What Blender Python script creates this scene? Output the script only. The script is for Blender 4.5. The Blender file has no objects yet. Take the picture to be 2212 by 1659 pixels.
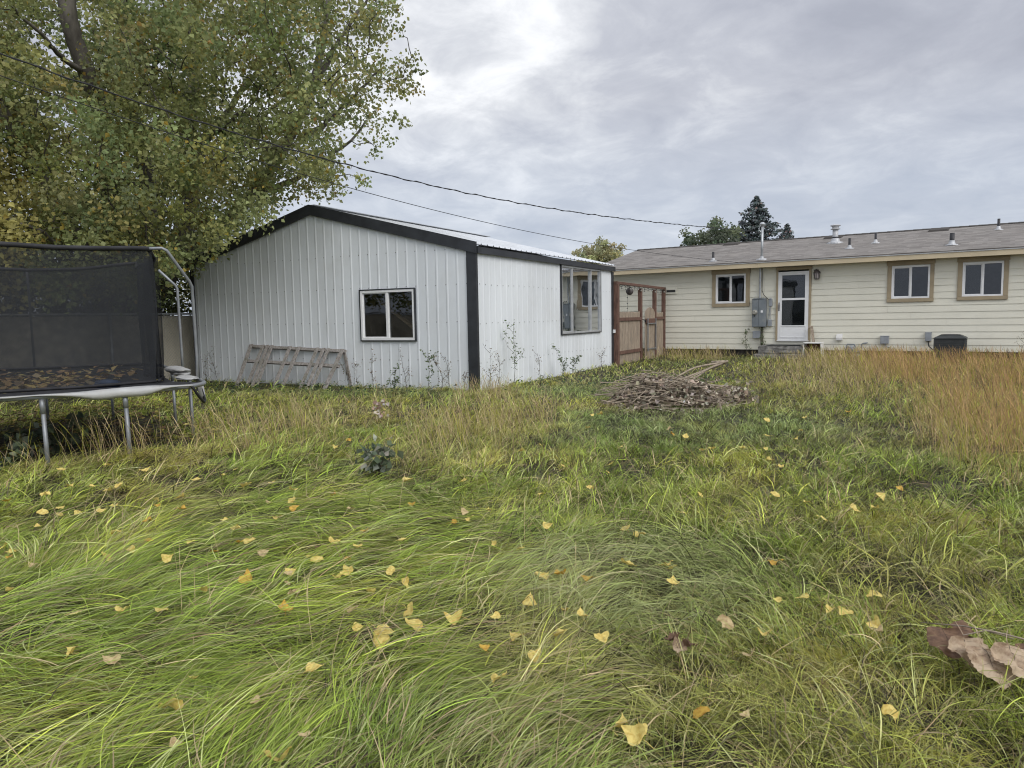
import bpy, bmesh, math, random
import numpy as np
from mathutils import Matrix, Vector
R_ = math.radians
rng = np.random.default_rng(7)
random.seed(7)
sc = bpy.context.scene
col = sc.collection

# ------------------------------------------------------------------ camera model (solved from the photograph)
W, H = 2212, 1659
F, YAW, PIT, ROL, HC = 1572.618, -.4885, -.0918, -.0175, 1.3604
fw = np.array([math.sin(YAW)*math.cos(PIT), math.cos(YAW)*math.cos(PIT), math.sin(PIT)])
r0 = np.array([math.cos(YAW), -math.sin(YAW), 0.]); u0 = np.cross(r0, fw)
rr = r0*math.cos(ROL)+u0*math.sin(ROL); uu = u0*math.cos(ROL)-r0*math.sin(ROL)
O = np.array([0, 0, HC])
def ray(x, y): return fw*F+rr*(x-W/2)-uu*(y-H/2)
def at_z(x, y, z=0.): d = ray(x, y); return O+d*((z-HC)/d[2])
def at_x(x, y, xx): d = ray(x, y); return O+d*(xx/d[0])
def at_y(x, y, yy): d = ray(x, y); return O+d*(yy/d[1])
def at_r(x, y, D): d = ray(x, y); return O+d*(D/math.hypot(d[0], d[1]))
CX, CY, SL, SS, ZT = -6.887, 11.608, 7.624, 7.242, 2.5695      # shed: front right corner, width, depth, eave
HX, HY, HA = -3.2165, 23.1956, -.1123                           # house: door jamb on its back wall, turn
ex = np.array([math.cos(HA), math.sin(HA), 0]); en = np.array([-math.sin(HA), math.cos(HA), 0]); HO = np.array([HX, HY, 0])
def hw(s, off, z): q = HO+ex*s+en*off; return np.array([q[0], q[1], z])
TA = 1.042; tu = np.array([math.cos(TA), math.sin(TA), 0]); tv = np.array([-math.sin(TA), math.cos(TA), 0]); TP = np.array([-5.578, 4.629, 0])
def tw(lx, ly, z=0.): return TP+tu*lx+tv*ly+np.array([0, 0, z])

# ------------------------------------------------------------------ noise
def _h(ix, iy, s):
    n = (ix.astype(np.int64)*374761393+iy.astype(np.int64)*668265263+s*2147483647) & 0xffffffff
    n = ((n ^ (n >> 13))*1274126177) & 0xffffffff
    return ((n ^ (n >> 16)) & 0xffff)/65535.
def vnoise(x, y, s=0):
    x = np.asarray(x, float); y = np.asarray(y, float)
    ix = np.floor(x); iy = np.floor(y); fx = x-ix; fy = y-iy
    fx = fx*fx*(3-2*fx); fy = fy*fy*(3-2*fy)
    a, b, c, d = _h(ix, iy, s), _h(ix+1, iy, s), _h(ix, iy+1, s), _h(ix+1, iy+1, s)
    return (a*(1-fx)+b*fx)*(1-fy)+(c*(1-fx)+d*fx)*fy
def fbm(x, y, s=0, o=3):
    v = 0.; a = .5; t = 0.
    for k in range(o):
        v = v+a*vnoise(np.asarray(x)*2**k+k*17.3, np.asarray(y)*2**k-k*9.1, s+k); t += a; a *= .5
    return v/t
def sst(a, b, x): t = np.clip((np.asarray(x, float)-a)/(b-a), 0, 1); return t*t*(3-2*t)
def gz(x, y):                                                    # the lie of the land
    x = np.asarray(x, float); y = np.asarray(y, float)
    g = .06*(fbm(x*.35, y*.35, 3, 2)-.5)
    g = g+.17*np.exp(-(((x+6.2)/1.7)**2+((y-4.0)/1.5)**2))
    g = g*sst(60, 25, np.hypot(x, y))
    return g
def gzf(x, y): return float(gz(np.array([x]), np.array([y]))[0])

# ------------------------------------------------------------------ materials
MATS = {}
def new_mat(name):
    m = bpy.data.materials.new(name); m.use_nodes = True; m.node_tree.nodes.clear(); return m, m.node_tree.nodes, m.node_tree.links
def mat(name, base, rough=.6, var=.12, scale=6., bump=.0, bscale=40., metal=0., spec=.4, stretch=(1, 1, 1), base2=None, dirt=None):
    """principled with soft noise variation, optional second colour and bump"""
    m, N, L = new_mat(name)
    o = N.new('ShaderNodeOutputMaterial'); p = N.new('ShaderNodeBsdfPrincipled'); L.new(p.outputs[0], o.inputs[0])
    p.inputs['Roughness'].default_value = rough; p.inputs['Metallic'].default_value = metal
    p.inputs['Specular IOR Level'].default_value = spec
    tc = N.new('ShaderNodeTexCoord'); mp = N.new('ShaderNodeMapping'); L.new(tc.outputs['Object'], mp.inputs[0]); mp.inputs['Scale'].default_value = stretch
    nz = N.new('ShaderNodeTexNoise'); nz.inputs['Scale'].default_value = scale; nz.inputs['Detail'].default_value = 6; nz.inputs['Roughness'].default_value = .62; L.new(mp.outputs[0], nz.inputs['Vector'])
    rp = N.new('ShaderNodeValToRGB'); L.new(nz.outputs['Fac'], rp.inputs[0])
    b2 = base2 if base2 else tuple(c*(1-var*2.2) for c in base)
    rp.color_ramp.elements[0].position = .32; rp.color_ramp.elements[0].color = (*b2, 1)
    rp.color_ramp.elements[1].position = .66; rp.color_ramp.elements[1].color = (*[min(1, c*(1+var*.6)) for c in base], 1)
    src = rp.outputs[0]
    if dirt:                                                     # (colour, amount, scale): blotches of dirt or moss
        n2 = N.new('ShaderNodeTexNoise'); n2.inputs['Scale'].default_value = dirt[2]; n2.inputs['Detail'].default_value = 8; n2.inputs['Roughness'].default_value = .7; L.new(tc.outputs['Object'], n2.inputs['Vector'])
        r2 = N.new('ShaderNodeValToRGB'); L.new(n2.outputs['Fac'], r2.inputs[0]); r2.color_ramp.elements[0].position = .5; r2.color_ramp.elements[1].position = .72
        r2.color_ramp.elements[0].color = (0, 0, 0, 1); r2.color_ramp.elements[1].color = (dirt[1],)*3+(1,)
        mx = N.new('ShaderNodeMix'); mx.data_type = 'RGBA'; L.new(r2.outputs[0], mx.inputs[0]); L.new(src, mx.inputs[6]); mx.inputs[7].default_value = (*dirt[0], 1); src = mx.outputs[2]
    L.new(src, p.inputs['Base Color'])
    if bump:
        n3 = N.new('ShaderNodeTexNoise'); n3.inputs['Scale'].default_value = bscale; n3.inputs['Detail'].default_value = 5; L.new(mp.outputs[0], n3.inputs['Vector'])
        bp = N.new('ShaderNodeBump'); bp.inputs['Strength'].default_value = bump; bp.inputs['Distance'].default_value = .02; L.new(n3.outputs['Fac'], bp.inputs['Height']); L.new(bp.outputs[0], p.inputs['Normal'])
    MATS[name] = m; return m
def mat_blade(name, rough=.5, trans=.3, spec=.35):
    """leaf or blade coloured by its own stored colour, with light passing through"""
    m, N, L = new_mat(name)
    o = N.new('ShaderNodeOutputMaterial'); p = N.new('ShaderNodeBsdfPrincipled'); t = N.new('ShaderNodeBsdfTranslucent'); mx = N.new('ShaderNodeMixShader')
    at = N.new('ShaderNodeAttribute'); at.attribute_name = 'Col'
    p.inputs['Roughness'].default_value = rough; p.inputs['Specular IOR Level'].default_value = spec
    L.new(at.outputs['Color'], p.inputs['Base Color']); L.new(at.outputs['Color'], t.inputs['Color'])
    mx.inputs[0].default_value = trans; L.new(p.outputs[0], mx.inputs[1]); L.new(t.outputs[0], mx.inputs[2]); L.new(mx.outputs[0], o.inputs[0])
    MATS[name] = m; return m
def mat_glass(name, tint=(.7, .75, .75), boost=1.0, base=.015):
    m, N, L = new_mat(name)
    o = N.new('ShaderNodeOutputMaterial'); tr = N.new('ShaderNodeBsdfTransparent'); gl = N.new('ShaderNodeBsdfGlossy'); mx = N.new('ShaderNodeMixShader')
    tr.inputs[0].default_value = (*tint, 1); gl.inputs['Roughness'].default_value = .015; gl.inputs['Color'].default_value = (.95, .97, 1, 1)
    fr = N.new('ShaderNodeFresnel'); fr.inputs[0].default_value = 1.5
    ma = N.new('ShaderNodeMath'); ma.operation = 'MULTIPLY_ADD'; ma.inputs[1].default_value = boost; ma.inputs[2].default_value = base; ma.use_clamp = True
    tc = N.new('ShaderNodeTexCoord'); nz = N.new('ShaderNodeTexNoise'); nz.inputs['Scale'].default_value = 1.7; L.new(tc.outputs['Object'], nz.inputs['Vector'])
    bp = N.new('ShaderNodeBump'); bp.inputs['Strength'].default_value = .05; bp.inputs['Distance'].default_value = .05; L.new(nz.outputs['Fac'], bp.inputs['Height']); L.new(bp.outputs[0], gl.inputs['Normal'])
    L.new(fr.outputs[0], ma.inputs[0]); L.new(ma.outputs[0], mx.inputs[0]); L.new(tr.outputs[0], mx.inputs[1]); L.new(gl.outputs[0], mx.inputs[2]); L.new(mx.outputs[0], o.inputs[0])
    MATS[name] = m; return m
def mat_net(name, color, clear, scale=9.):
    """woven netting: thin threads too fine to model, partly see-through"""
    m, N, L = new_mat(name)
    o = N.new('ShaderNodeOutputMaterial'); tr = N.new('ShaderNodeBsdfTransparent'); df = N.new('ShaderNodeBsdfDiffuse'); mx = N.new('ShaderNodeMixShader')
    df.inputs[0].default_value = (*color, 1)
    tc = N.new('ShaderNodeTexCoord'); nz = N.new('ShaderNodeTexNoise'); nz.inputs['Scale'].default_value = scale; nz.inputs['Detail'].default_value = 4; L.new(tc.outputs['Object'], nz.inputs['Vector'])
    mr = N.new('ShaderNodeMapRange'); mr.inputs[3].default_value = 1-clear-.1; mr.inputs[4].default_value = 1-clear+.1; mr.inputs[1].default_value = .3; mr.inputs[2].default_value = .7
    L.new(nz.outputs['Fac'], mr.inputs[0]); L.new(mr.outputs[0], mx.inputs[0]); L.new(tr.outputs[0], mx.inputs[1]); L.new(df.outputs[0], mx.inputs[2]); L.new(mx.outputs[0], o.inputs[0])
    MATS[name] = m; return m
def mat_shingle(name):
    m, N, L = new_mat(name)
    o = N.new('ShaderNodeOutputMaterial'); p = N.new('ShaderNodeBsdfPrincipled'); L.new(p.outputs[0], o.inputs[0]); p.inputs['Roughness'].default_value = .9; p.inputs['Specular IOR Level'].default_value = .2
    tc = N.new('ShaderNodeTexCoord')
    br = N.new('ShaderNodeTexBrick'); br.inputs['Scale'].default_value = 1.; br.inputs['Brick Width'].default_value = .30; br.inputs['Row Height'].default_value = .135
    br.inputs['Mortar Size'].default_value = .0; br.inputs['Mortar Smooth'].default_value = .3; br.offset = .37
    br.inputs['Color1'].default_value = (.205, .188, .170, 1); br.inputs['Color2'].default_value = (.300, .280, .256, 1); br.inputs['Mortar'].default_value = (.09, .08, .075, 1)
    L.new(tc.outputs['UV'], br.inputs['Vector'])
    nz = N.new('ShaderNodeTexNoise'); nz.inputs['Scale'].default_value = 1.3; nz.inputs['Detail'].default_value = 9; nz.inputs['Roughness'].default_value = .75; L.new(tc.outputs['Object'], nz.inputs['Vector'])
    rp = N.new('ShaderNodeValToRGB'); L.new(nz.outputs['Fac'], rp.inputs[0]); rp.color_ramp.elements[0].color = (.78, .78, .79, 1); rp.color_ramp.elements[1].color = (1.12, 1.11, 1.1, 1); rp.color_ramp.elements[0].position = .3; rp.color_ramp.elements[1].position = .7
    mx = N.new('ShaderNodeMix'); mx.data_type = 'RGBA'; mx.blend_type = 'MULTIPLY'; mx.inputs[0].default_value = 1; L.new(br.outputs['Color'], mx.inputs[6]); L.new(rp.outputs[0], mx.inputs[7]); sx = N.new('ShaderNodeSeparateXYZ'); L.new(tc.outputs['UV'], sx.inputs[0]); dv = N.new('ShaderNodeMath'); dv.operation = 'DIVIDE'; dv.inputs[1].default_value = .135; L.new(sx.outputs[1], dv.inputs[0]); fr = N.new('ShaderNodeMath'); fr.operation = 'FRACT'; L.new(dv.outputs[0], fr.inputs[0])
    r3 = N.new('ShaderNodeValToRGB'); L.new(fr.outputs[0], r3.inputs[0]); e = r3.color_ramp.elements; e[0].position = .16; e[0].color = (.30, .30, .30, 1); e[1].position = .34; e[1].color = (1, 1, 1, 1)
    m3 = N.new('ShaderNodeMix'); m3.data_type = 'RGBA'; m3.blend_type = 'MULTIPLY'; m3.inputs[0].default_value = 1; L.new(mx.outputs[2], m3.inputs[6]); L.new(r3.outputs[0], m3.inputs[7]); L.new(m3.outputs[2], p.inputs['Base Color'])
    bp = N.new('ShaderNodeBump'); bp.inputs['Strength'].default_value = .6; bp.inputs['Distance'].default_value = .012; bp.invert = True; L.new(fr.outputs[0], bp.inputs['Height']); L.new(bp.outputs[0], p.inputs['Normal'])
    MATS[name] = m; return m

M = MATS
mat('white_panel', (.74, .77, .785), .45, .05, .9, .04, 3., spec=.4, stretch=(1., 1., .3), dirt=((.52, .52, .49), .3, 1.0))
mat('black_trim', (.035, .038, .043), .42, .2, 3.)
mat('roof_metal', (.66, .68, .70), .38, .08, 2., metal=.25)
mat('alu', (.62, .63, .62), .4, .08, 5., metal=.3)
mat('alu_grey', (.50, .51, .51), .45, .1, 5., metal=.4)
mat('white_paint', (.80, .80, .79), .4, .04, 3.)
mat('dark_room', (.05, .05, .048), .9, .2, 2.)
mat('pale_room', (.30, .30, .28), .9, .2, 1.4)
mat('brace_wood', (.22, .15, .085), .8, .2, 8., stretch=(1, 1, 6))
mat('siding', (.765, .74, .62), .5, .04, 1.2, .05, 90., stretch=(.4, 1, 3), dirt=((.58, .56, .46), .35, 1.6))
mat('fascia_tan', (.60, .50, .335), .55, .06, 1.5)
mat('soffit', (.62, .56, .42), .6, .05, 2.)
mat('trim_tan', (.37, .30, .195), .6, .08, 3., .05, 60.)
mat('foundation', (.05, .045, .04), .95, .3, 5.)
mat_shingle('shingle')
mat('galv', (.46, .48, .49), .42, .12, 7., metal=.55)
mat('tin_white', (.50, .51, .52), .45, .1, 8., metal=.15, dirt=((.4, .36, .3), .5, 6.))
mat('pipe_black', (.03, .03, .034), .5, .2, 8.)
mat('grey_box', (.20, .225, .24), .5, .1, 5., dirt=((.28, .25, .2), .3, 5.))
mat('grey_pvc', (.30, .32, .34), .5, .1, 5.)
mat('concrete', (.26, .25, .23), .95, .25, 9., .5, 60., dirt=((.05, .05, .04), .9, 5.))
mat('ac_grey', (.045, .05, .05), .5, .15, 6.)
mat('lamp_dark', (.10, .085, .08), .6, .3, 20.)
mat('lamp_glass', (.42, .38, .36), .3, .1, 9.)
mat('red_wood', (.16, .088, .064), .8, .25, 7., .15, 40., stretch=(4, 4, .6))
mat('old_picket', (.37, .30, .225), .9, .3, 8., .3, 60., stretch=(6, 6, .5), base2=(.18, .14, .105), dirt=((.17, .15, .125), .6, 3.5))
mat('grey_wood', (.31, .29, .27), .92, .3, 9., .35, 70., stretch=(3, 3, 1.2), base2=(.15, .13, .115), dirt=((.10, .11, .06), .55, 5.))
mat('steel_tube', (.27, .285, .295), .45, .12, 8., metal=.45, dirt=((.25, .2, .16), .4, 9.))
mat('tramp_mat', (.018, .018, .02), .8, .2, 5.)
mat('pad_black', (.022, .022, .025), .7, .3, 5., .2, 12.)
mat('pad_white', (.40, .40, .385), .7, .08, 6., .3, 14., dirt=((.36, .33, .28), .6, 8.))
mat_net('net_black', (.034, .036, .039), .35)
mat('blue_vinyl', (.035, .07, .15), .4, .3, 9.)
mat('fence_fabric', (.58, .53, .42), .9, .15, 1.5, .1, 20., stretch=(1, 1, .4))
mat('bark', (.16, .145, .125), .95, .3, 5., .7, 14., stretch=(1, 1, .3), base2=(.07, .062, .055))
mat('twig', (.055, .047, .036), .9, .2, 5.)
mat('bark_dark', (.10, .09, .07), .95, .3, 5.)
mat('wire', (.018, .018, .02), .6, .1, 5.)
mat('soil', (.042, .036, .022), 1., .35, 2.2, .6, 18., base2=(.018, .019, .010))
mat('branch_dry', (.33, .27, .20), .85, .25, 9., .2, 40.)
mat('white_plastic', (.70, .69, .66), .45, .08, 6., dirt=((.4, .36, .3), .5, 6.))
mat('cap_white', (.78, .78, .77), .4, .03, 5.)
mat('meter_glass', (.32, .31, .27), .15, .1, 20.)
mat('screw', (.16, .16, .155), .5, .1, 5., metal=.4)
mat('rust_pot', (.16, .075, .045), .8, .3, 9.)
mat_glass('glass'); mat_glass('glass_shed', (.7, .76, .78), 2.6, .22)
mat_net('screen', (.06, .063, .066), .45, 2.); mat_net('pale_screen', (.30, .345, .36), .35, 2.)
mat_blade('grass_blade', .5, .17, .28); mat_blade('straw_blade', .6, .3, .25); mat_blade('leaf', .5, .48, .3); mat_blade('dead_leaf', .75, .2, .15); mat_blade('needle', .6, .1, .2)

# ------------------------------------------------------------------ mesh helpers
class MB:
    def __init__(s): s.v = []; s.f = []; s.m = []; s.uv = None
    def quad(s, a, b, c, d, m=0):
        n = len(s.v); s.v += [tuple(a), tuple(b), tuple(c), tuple(d)]; s.f.append((n, n+1, n+2, n+3)); s.m.append(m); return s
    def poly(s, pts, m=0):
        n = len(s.v); s.v += [tuple(p) for p in pts]; s.f.append(tuple(range(n, n+len(pts)))); s.m.append(m); return s
    def box(s, x0, x1, y0, y1, z0, z1, m=0, b=0.):
        n = len(s.v); s.v += [(x, y, z) for z in (z0, z1) for y in (y0, y1) for x in (x0, x1)]
        for q in ((0, 2, 3, 1), (4, 5, 7, 6), (0, 1, 5, 4), (2, 6, 7, 3), (0, 4, 6, 2), (1, 3, 7, 5)): s.f.append(tuple(n+i for i in q)); s.m.append(m)
        return s
    def obox(s, p, q, w, h, up=(0, 0, 1), m=0):
        """beam from p to q, w wide (sideways), h high (along up)"""
        p = np.array(p, float); q = np.array(q, float); d = q-p; d /= np.linalg.norm(d); up = np.array(up, float)
        sd = np.cross(d, up); sd /= np.linalg.norm(sd); up = np.cross(sd, d)
        n = len(s.v)
        for c in (p, q):
            for a, b in ((-1, -1), (1, -1), (1, 1), (-1, 1)): s.v.append(tuple(c+sd*a*w/2+up*b*h/2))
        for fc in ((0, 1, 2, 3), (7, 6, 5, 4), (0, 4, 5, 1), (1, 5, 6, 2), (2, 6, 7, 3), (3, 7, 4, 0)): s.f.append(tuple(n+i for i in fc)); s.m.append(m)
        return s
    def tube(s, pts, rad, k=8, m=0, caps=True):
        pts = np.array(pts, float); n = len(pts); rad = np.full(n, rad, float) if np.isscalar(rad) else np.array(rad, float)
        tg = np.gradient(pts, axis=0); tg /= np.linalg.norm(tg, axis=1)[:, None]+1e-12
        a = np.array([0, 0, 1.]) if abs(tg[0][2]) < .9 else np.array([1., 0, 0]); b0 = len(s.v)
        for i in range(n):
            sd = np.cross(tg[i], a); sd /= np.linalg.norm(sd)+1e-12; a = np.cross(sd, tg[i])
            for j in range(k):
                t = 2*math.pi*j/k; s.v.append(tuple(pts[i]+rad[i]*(math.cos(t)*sd+math.sin(t)*a)))
        for i in range(n-1):
            for j in range(k):
                j2 = (j+1) % k; s.f.append((b0+i*k+j, b0+i*k+j2, b0+(i+1)*k+j2, b0+(i+1)*k+j)); s.m.append(m)
        if caps and k > 2:
            s.f.append(tuple(b0+j for j in range(k))[::-1]); s.m.append(m); s.f.append(tuple(b0+(n-1)*k+j for j in range(k))); s.m.append(m)
        return s
    def lathe(s, c, prof, k=14, m=0):
        """rings (radius, z) about a vertical axis at c"""
        b0 = len(s.v); c = np.array(c, float)
        for r, z in prof:
            for j in range(k): t = 2*math.pi*j/k; s.v.append((c[0]+r*math.cos(t), c[1]+r*math.sin(t), c[2]+z))
        for i in range(len(prof)-1):
            for j in range(k): j2 = (j+1) % k; s.f.append((b0+i*k+j, b0+i*k+j2, b0+(i+1)*k+j2, b0+(i+1)*k+j)); s.m.append(m)
        s.f.append(tuple(b0+j for j in range(k))[::-1]); s.m.append(m); s.f.append(tuple(b0+(len(prof)-1)*k+j for j in range(k))); s.m.append(m)
        return s
    def build(s, name, mats, parent=None, smooth=False, bevel=0.):
        me = bpy.data.meshes.new(name); me.from_pydata(s.v, [], s.f); me.update()
        for x in (mats if isinstance(mats, (list, tuple)) else [mats]): me.materials.append(M[x])
        me.polygons.foreach_set('material_index', s.m)
        if smooth:
            b = bmesh.new(); b.from_mesh(me); bmesh.ops.remove_doubles(b, verts=b.verts, dist=1e-5); b.to_mesh(me); b.free(); me.polygons.foreach_set('use_smooth', [True]*len(me.polygons))
        o = bpy.data.objects.new(name, me); col.objects.link(o)
        if parent: o.parent = parent
        if bevel:
            b = o.modifiers.new('bevel', 'BEVEL'); b.width = bevel; b.segments = 2; b.limit_method = 'ANGLE'; b.angle_limit = R_(40)
        return o
def np_mesh(name, V, Fc, C, mname, parent=None, smooth=True):
    """big mesh from arrays; V (n,3), Fc (m,4) or (m,3), C (n,3) colour of each vertex"""
    me = bpy.data.meshes.new(name); nv, nf, k = len(V), len(Fc), Fc.shape[1]
    me.vertices.add(nv); me.vertices.foreach_set('co', np.ascontiguousarray(V, np.float32).ravel())
    me.loops.add(nf*k); me.loops.foreach_set('vertex_index', np.ascontiguousarray(Fc, np.int32).ravel())
    me.polygons.add(nf); me.polygons.foreach_set('loop_start', np.arange(0, nf*k, k, dtype=np.int32))
    me.polygons.foreach_set('use_smooth', np.full(nf, smooth))
    if C is not None:
        a = me.color_attributes.new('Col', 'FLOAT_COLOR', 'POINT'); c4 = np.ones((nv, 4), np.float32); c4[:, :3] = np.clip(C, 0, 1); a.data.foreach_set('color', c4.ravel())
    me.update(calc_edges=True); me.materials.append(M[mname])
    o = bpy.data.objects.new(name, me); col.objects.link(o)
    if parent: o.parent = parent
    return o
def tag(o, label=None, cat=None, group=None, kind=None):
    if label: o['label'] = label
    if cat: o['category'] = cat
    if group: o['group'] = group
    if kind: o['kind'] = kind
    return o
def empty(name, loc, label, cat, rz=0., group=None):
    o = bpy.data.objects.new(name, None); col.objects.link(o); o.location = tuple(loc); o.rotation_euler = (0, 0, rz); o.empty_display_size = .2
    return tag(o, label, cat, group)

# ------------------------------------------------------------------ sky, sun, camera
SUN_EL, SUN_AZ = R_(38), R_(115)                                # azimuth clockwise from +Y
w = bpy.data.worlds.new('World'); sc.world = w; w.use_nodes = True; N, L = w.node_tree.nodes, w.node_tree.links; N.clear()
def mth(op, a, b=None, c=None, clamp=False):
    n = N.new('ShaderNodeMath'); n.operation = op; n.use_clamp = clamp
    for i, v in enumerate((a, b, c)):
        if v is None: continue
        if isinstance(v, (int, float)): n.inputs[i].default_value = v
        else: L.new(v, n.inputs[i])
    return n.outputs[0]
def ramp(x, stops):
    n = N.new('ShaderNodeValToRGB'); L.new(x, n.inputs[0]); e = n.color_ramp.elements
    while len(e) < len(stops): e.new(.5)
    for q, (p, c) in zip(e, stops): q.position = p; q.color = (*c, 1) if isinstance(c, tuple) else (c, c, c, 1)
    return n.outputs[0]
def mixc(f, a, b):
    n = N.new('ShaderNodeMix'); n.data_type = 'RGBA'
    if isinstance(f, float): n.inputs[0].default_value = f
    else: L.new(f, n.inputs[0])
    for i, v in ((6, a), (7, b)):
        if isinstance(v, tuple): n.inputs[i].default_value = (*v, 1)
        else: L.new(v, n.inputs[i])
    return n.outputs[2]
out = N.new('ShaderNodeOutputWorld'); bg = N.new('ShaderNodeBackground'); L.new(bg.outputs[0], out.inputs[0]); bg.inputs[1].default_value = .1
sky = N.new('ShaderNodeTexSky'); sky.sky_type = 'NISHITA'; sky.sun_disc = False; sky.sun_elevation = SUN_EL; sky.sun_rotation = SUN_AZ
tc = N.new('ShaderNodeTexCoord'); sp = N.new('ShaderNodeSeparateXYZ'); L.new(tc.outputs['Generated'], sp.inputs[0])
zc = mth('MAXIMUM', sp.outputs[2], .0); dn = mth('ADD', zc, .24)
cb = N.new('ShaderNodeCombineXYZ'); L.new(mth('DIVIDE', sp.outputs[0], dn), cb.inputs[0]); L.new(mth('DIVIDE', sp.outputs[1], dn), cb.inputs[1]); cb.inputs[2].default_value = 4.3
def cloud(scale, det, rough, off, dist=0.):
    mp = N.new('ShaderNodeMapping'); L.new(cb.outputs[0], mp.inputs[0]); mp.inputs['Location'].default_value = off; mp.inputs['Rotation'].default_value = (0, 0, .5)
    n = N.new('ShaderNodeTexNoise'); n.inputs['Scale'].default_value = scale; n.inputs['Detail'].default_value = det; n.inputs['Roughness'].default_value = rough; n.inputs['Distortion'].default_value = dist; L.new(mp.outputs[0], n.inputs['Vector']); return n.outputs['Fac']
big = cloud(1.25, 5, .5, (1.3, .4, 0), .2); fine = cloud(4.6, 8, .6, (5.1, 2.2, 1.), .35)
sh = mth('ADD', mth('MULTIPLY', big, .52), mth('MULTIPLY', fine, .48))
glowd = ray(985, 300); glowd = glowd/np.linalg.norm(glowd)
dp = N.new('ShaderNodeVectorMath'); dp.operation = 'DOT_PRODUCT'; L.new(tc.outputs['Generated'], dp.inputs[0]); dp.inputs[1].default_value = tuple(glowd)
glow = ramp(dp.outputs['Value'], [(.90, 0.), (.965, .45), (1., 1.)])
sh2 = mth('ADD', sh, mth('MULTIPLY', glow, .085))
cc = ramp(sh2, [(.33, (.35, .365, .42)), (.43, (.40, .415, .47)), (.53, (.475, .49, .54)), (.61, (.60, .615, .65)), (.70, (.80, .81, .83)), (.78, (.9, .9, .9))])
low = ramp(sp.outputs[2], [(.02, 1.), (.15, .75), (.27, 0.)])
haze_col = mixc(mth('MULTIPLY', fine, .9), (.355, .415, .52), (.52, .555, .625))
cc = mixc(mth('MULTIPLY', low, .8), cc, haze_col)
lift = ramp(sp.outputs[2], [(.38, 1.), (.8, 1.75)]) if False else mth('MULTIPLY_ADD', mth('SMOOTH_MAX', mth('SUBTRACT', sp.outputs[2], .42), 0., .1), 1.9, 1.)
bd = N.new('ShaderNodeVectorMath'); bd.operation = 'DOT_PRODUCT'; L.new(tc.outputs['Generated'], bd.inputs[0]); bd.inputs[1].default_value = (-float(fw[0]), -float(fw[1]), 0)
lift = mth('MULTIPLY', lift, mth('MULTIPLY_ADD', mth('MAXIMUM', bd.outputs['Value'], 0.), .7, 1.))
vm = N.new('ShaderNodeVectorMath'); vm.operation = 'SCALE'; L.new(cc, vm.inputs[0]); L.new(mth('MULTIPLY', lift, 10.), vm.inputs['Scale'])
L.new(mixc(.06, vm.outputs[0], sky.outputs[0]), bg.inputs[0])

sl = bpy.data.lights.new('sun', 'SUN'); sl.energy = 1.3; sl.angle = R_(35); sl.color = (1., .965, .91)
so = bpy.data.objects.new('sun', sl); col.objects.link(so)
sd = Vector((math.sin(SUN_AZ)*math.cos(SUN_EL), math.cos(SUN_AZ)*math.cos(SUN_EL), math.sin(SUN_EL))); so.rotation_euler = sd.to_track_quat('Z', 'Y').to_euler(); so.location = (20, -10, 30)
cd = bpy.data.cameras.new('camera'); cam = bpy.data.objects.new('camera', cd); col.objects.link(cam)
cd.sensor_width = 36; cd.lens = F/W*36; cd.clip_end = 2000; cd.clip_start = .05
mw = Matrix.Identity(4)
for i in range(3): mw[i][0] = rr[i]; mw[i][1] = uu[i]; mw[i][2] = -fw[i]; mw[i][3] = O[i]
cam.matrix_world = mw; sc.camera = cam
sc.view_settings.view_transform = 'Standard'; sc.view_settings.look = 'None'; sc.view_settings.exposure = .35; sc.view_settings.gamma = 1
sc.cycles.use_denoising = True; sc.cycles.filter_width = 1.1; sc.cycles.max_bounces = 8; sc.cycles.transparent_max_bounces = 24; sc.cycles.diffuse_bounces = 3

# ------------------------------------------------------------------ ground
n = 221; t = np.linspace(-1, 1, n); ax = np.sinh(t*4.2)/math.sinh(4.2)*420
X, Y = np.meshgrid(ax-2, ax+9, indexing='ij'); Z = gz(X, Y)
V = np.stack([X.ravel(), Y.ravel(), Z.ravel()], 1); I = np.arange(n*n).reshape(n, n)
Fq = np.stack([I[:-1, :-1].ravel(), I[1:, :-1].ravel(), I[1:, 1:].ravel(), I[:-1, 1:].ravel()], 1)
tag(np_mesh('ground', V, Fq, None, 'soil'), 'dark bare soil under the grass of the yard', 'ground', kind='structure')

# ================================================================== the metal shed
shed = empty('metal_shed', (CX, CY, 0), 'white ribbed metal shed with black trim and two sliding windows', 'shed')
APX, APZ, SLOPE = -3.93, 3.55, .2515                             # gable peak under the trim, in shed coordinates
def gable(x): return APZ-abs(x-APX)*SLOPE
def rib_profile(a, b, breaks):
    """points (u, depth) of a ribbed sheet from a to b"""
    pts = []
    k = math.ceil((a-.03)/.2286)
    x = k*.2286+.06
    us = set()
    while x < b:
        for du, dd in ((-.030, 0), (-.012, .0065), (.012, .0065), (.030, 0)):
            if a < x+du < b: us.add((round(x+du, 4), dd))
        for du in (-.13, -.10):
            pass
        x += .2286
    us = sorted(us)
    pts = [(a, 0.)]+us+[(b, 0.)]
    def dep(u):
        for (u0, d0), (u1, d1) in zip(pts, pts[1:]):
            if u0 <= u <= u1: return d0+(d1-d0)*(u-u0)/max(1e-9, u1-u0)
        return 0.
    for q in breaks: us.append((q, dep(q)))
    return sorted(set([(a, 0.)]+us+[(b, 0.)]))
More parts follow.
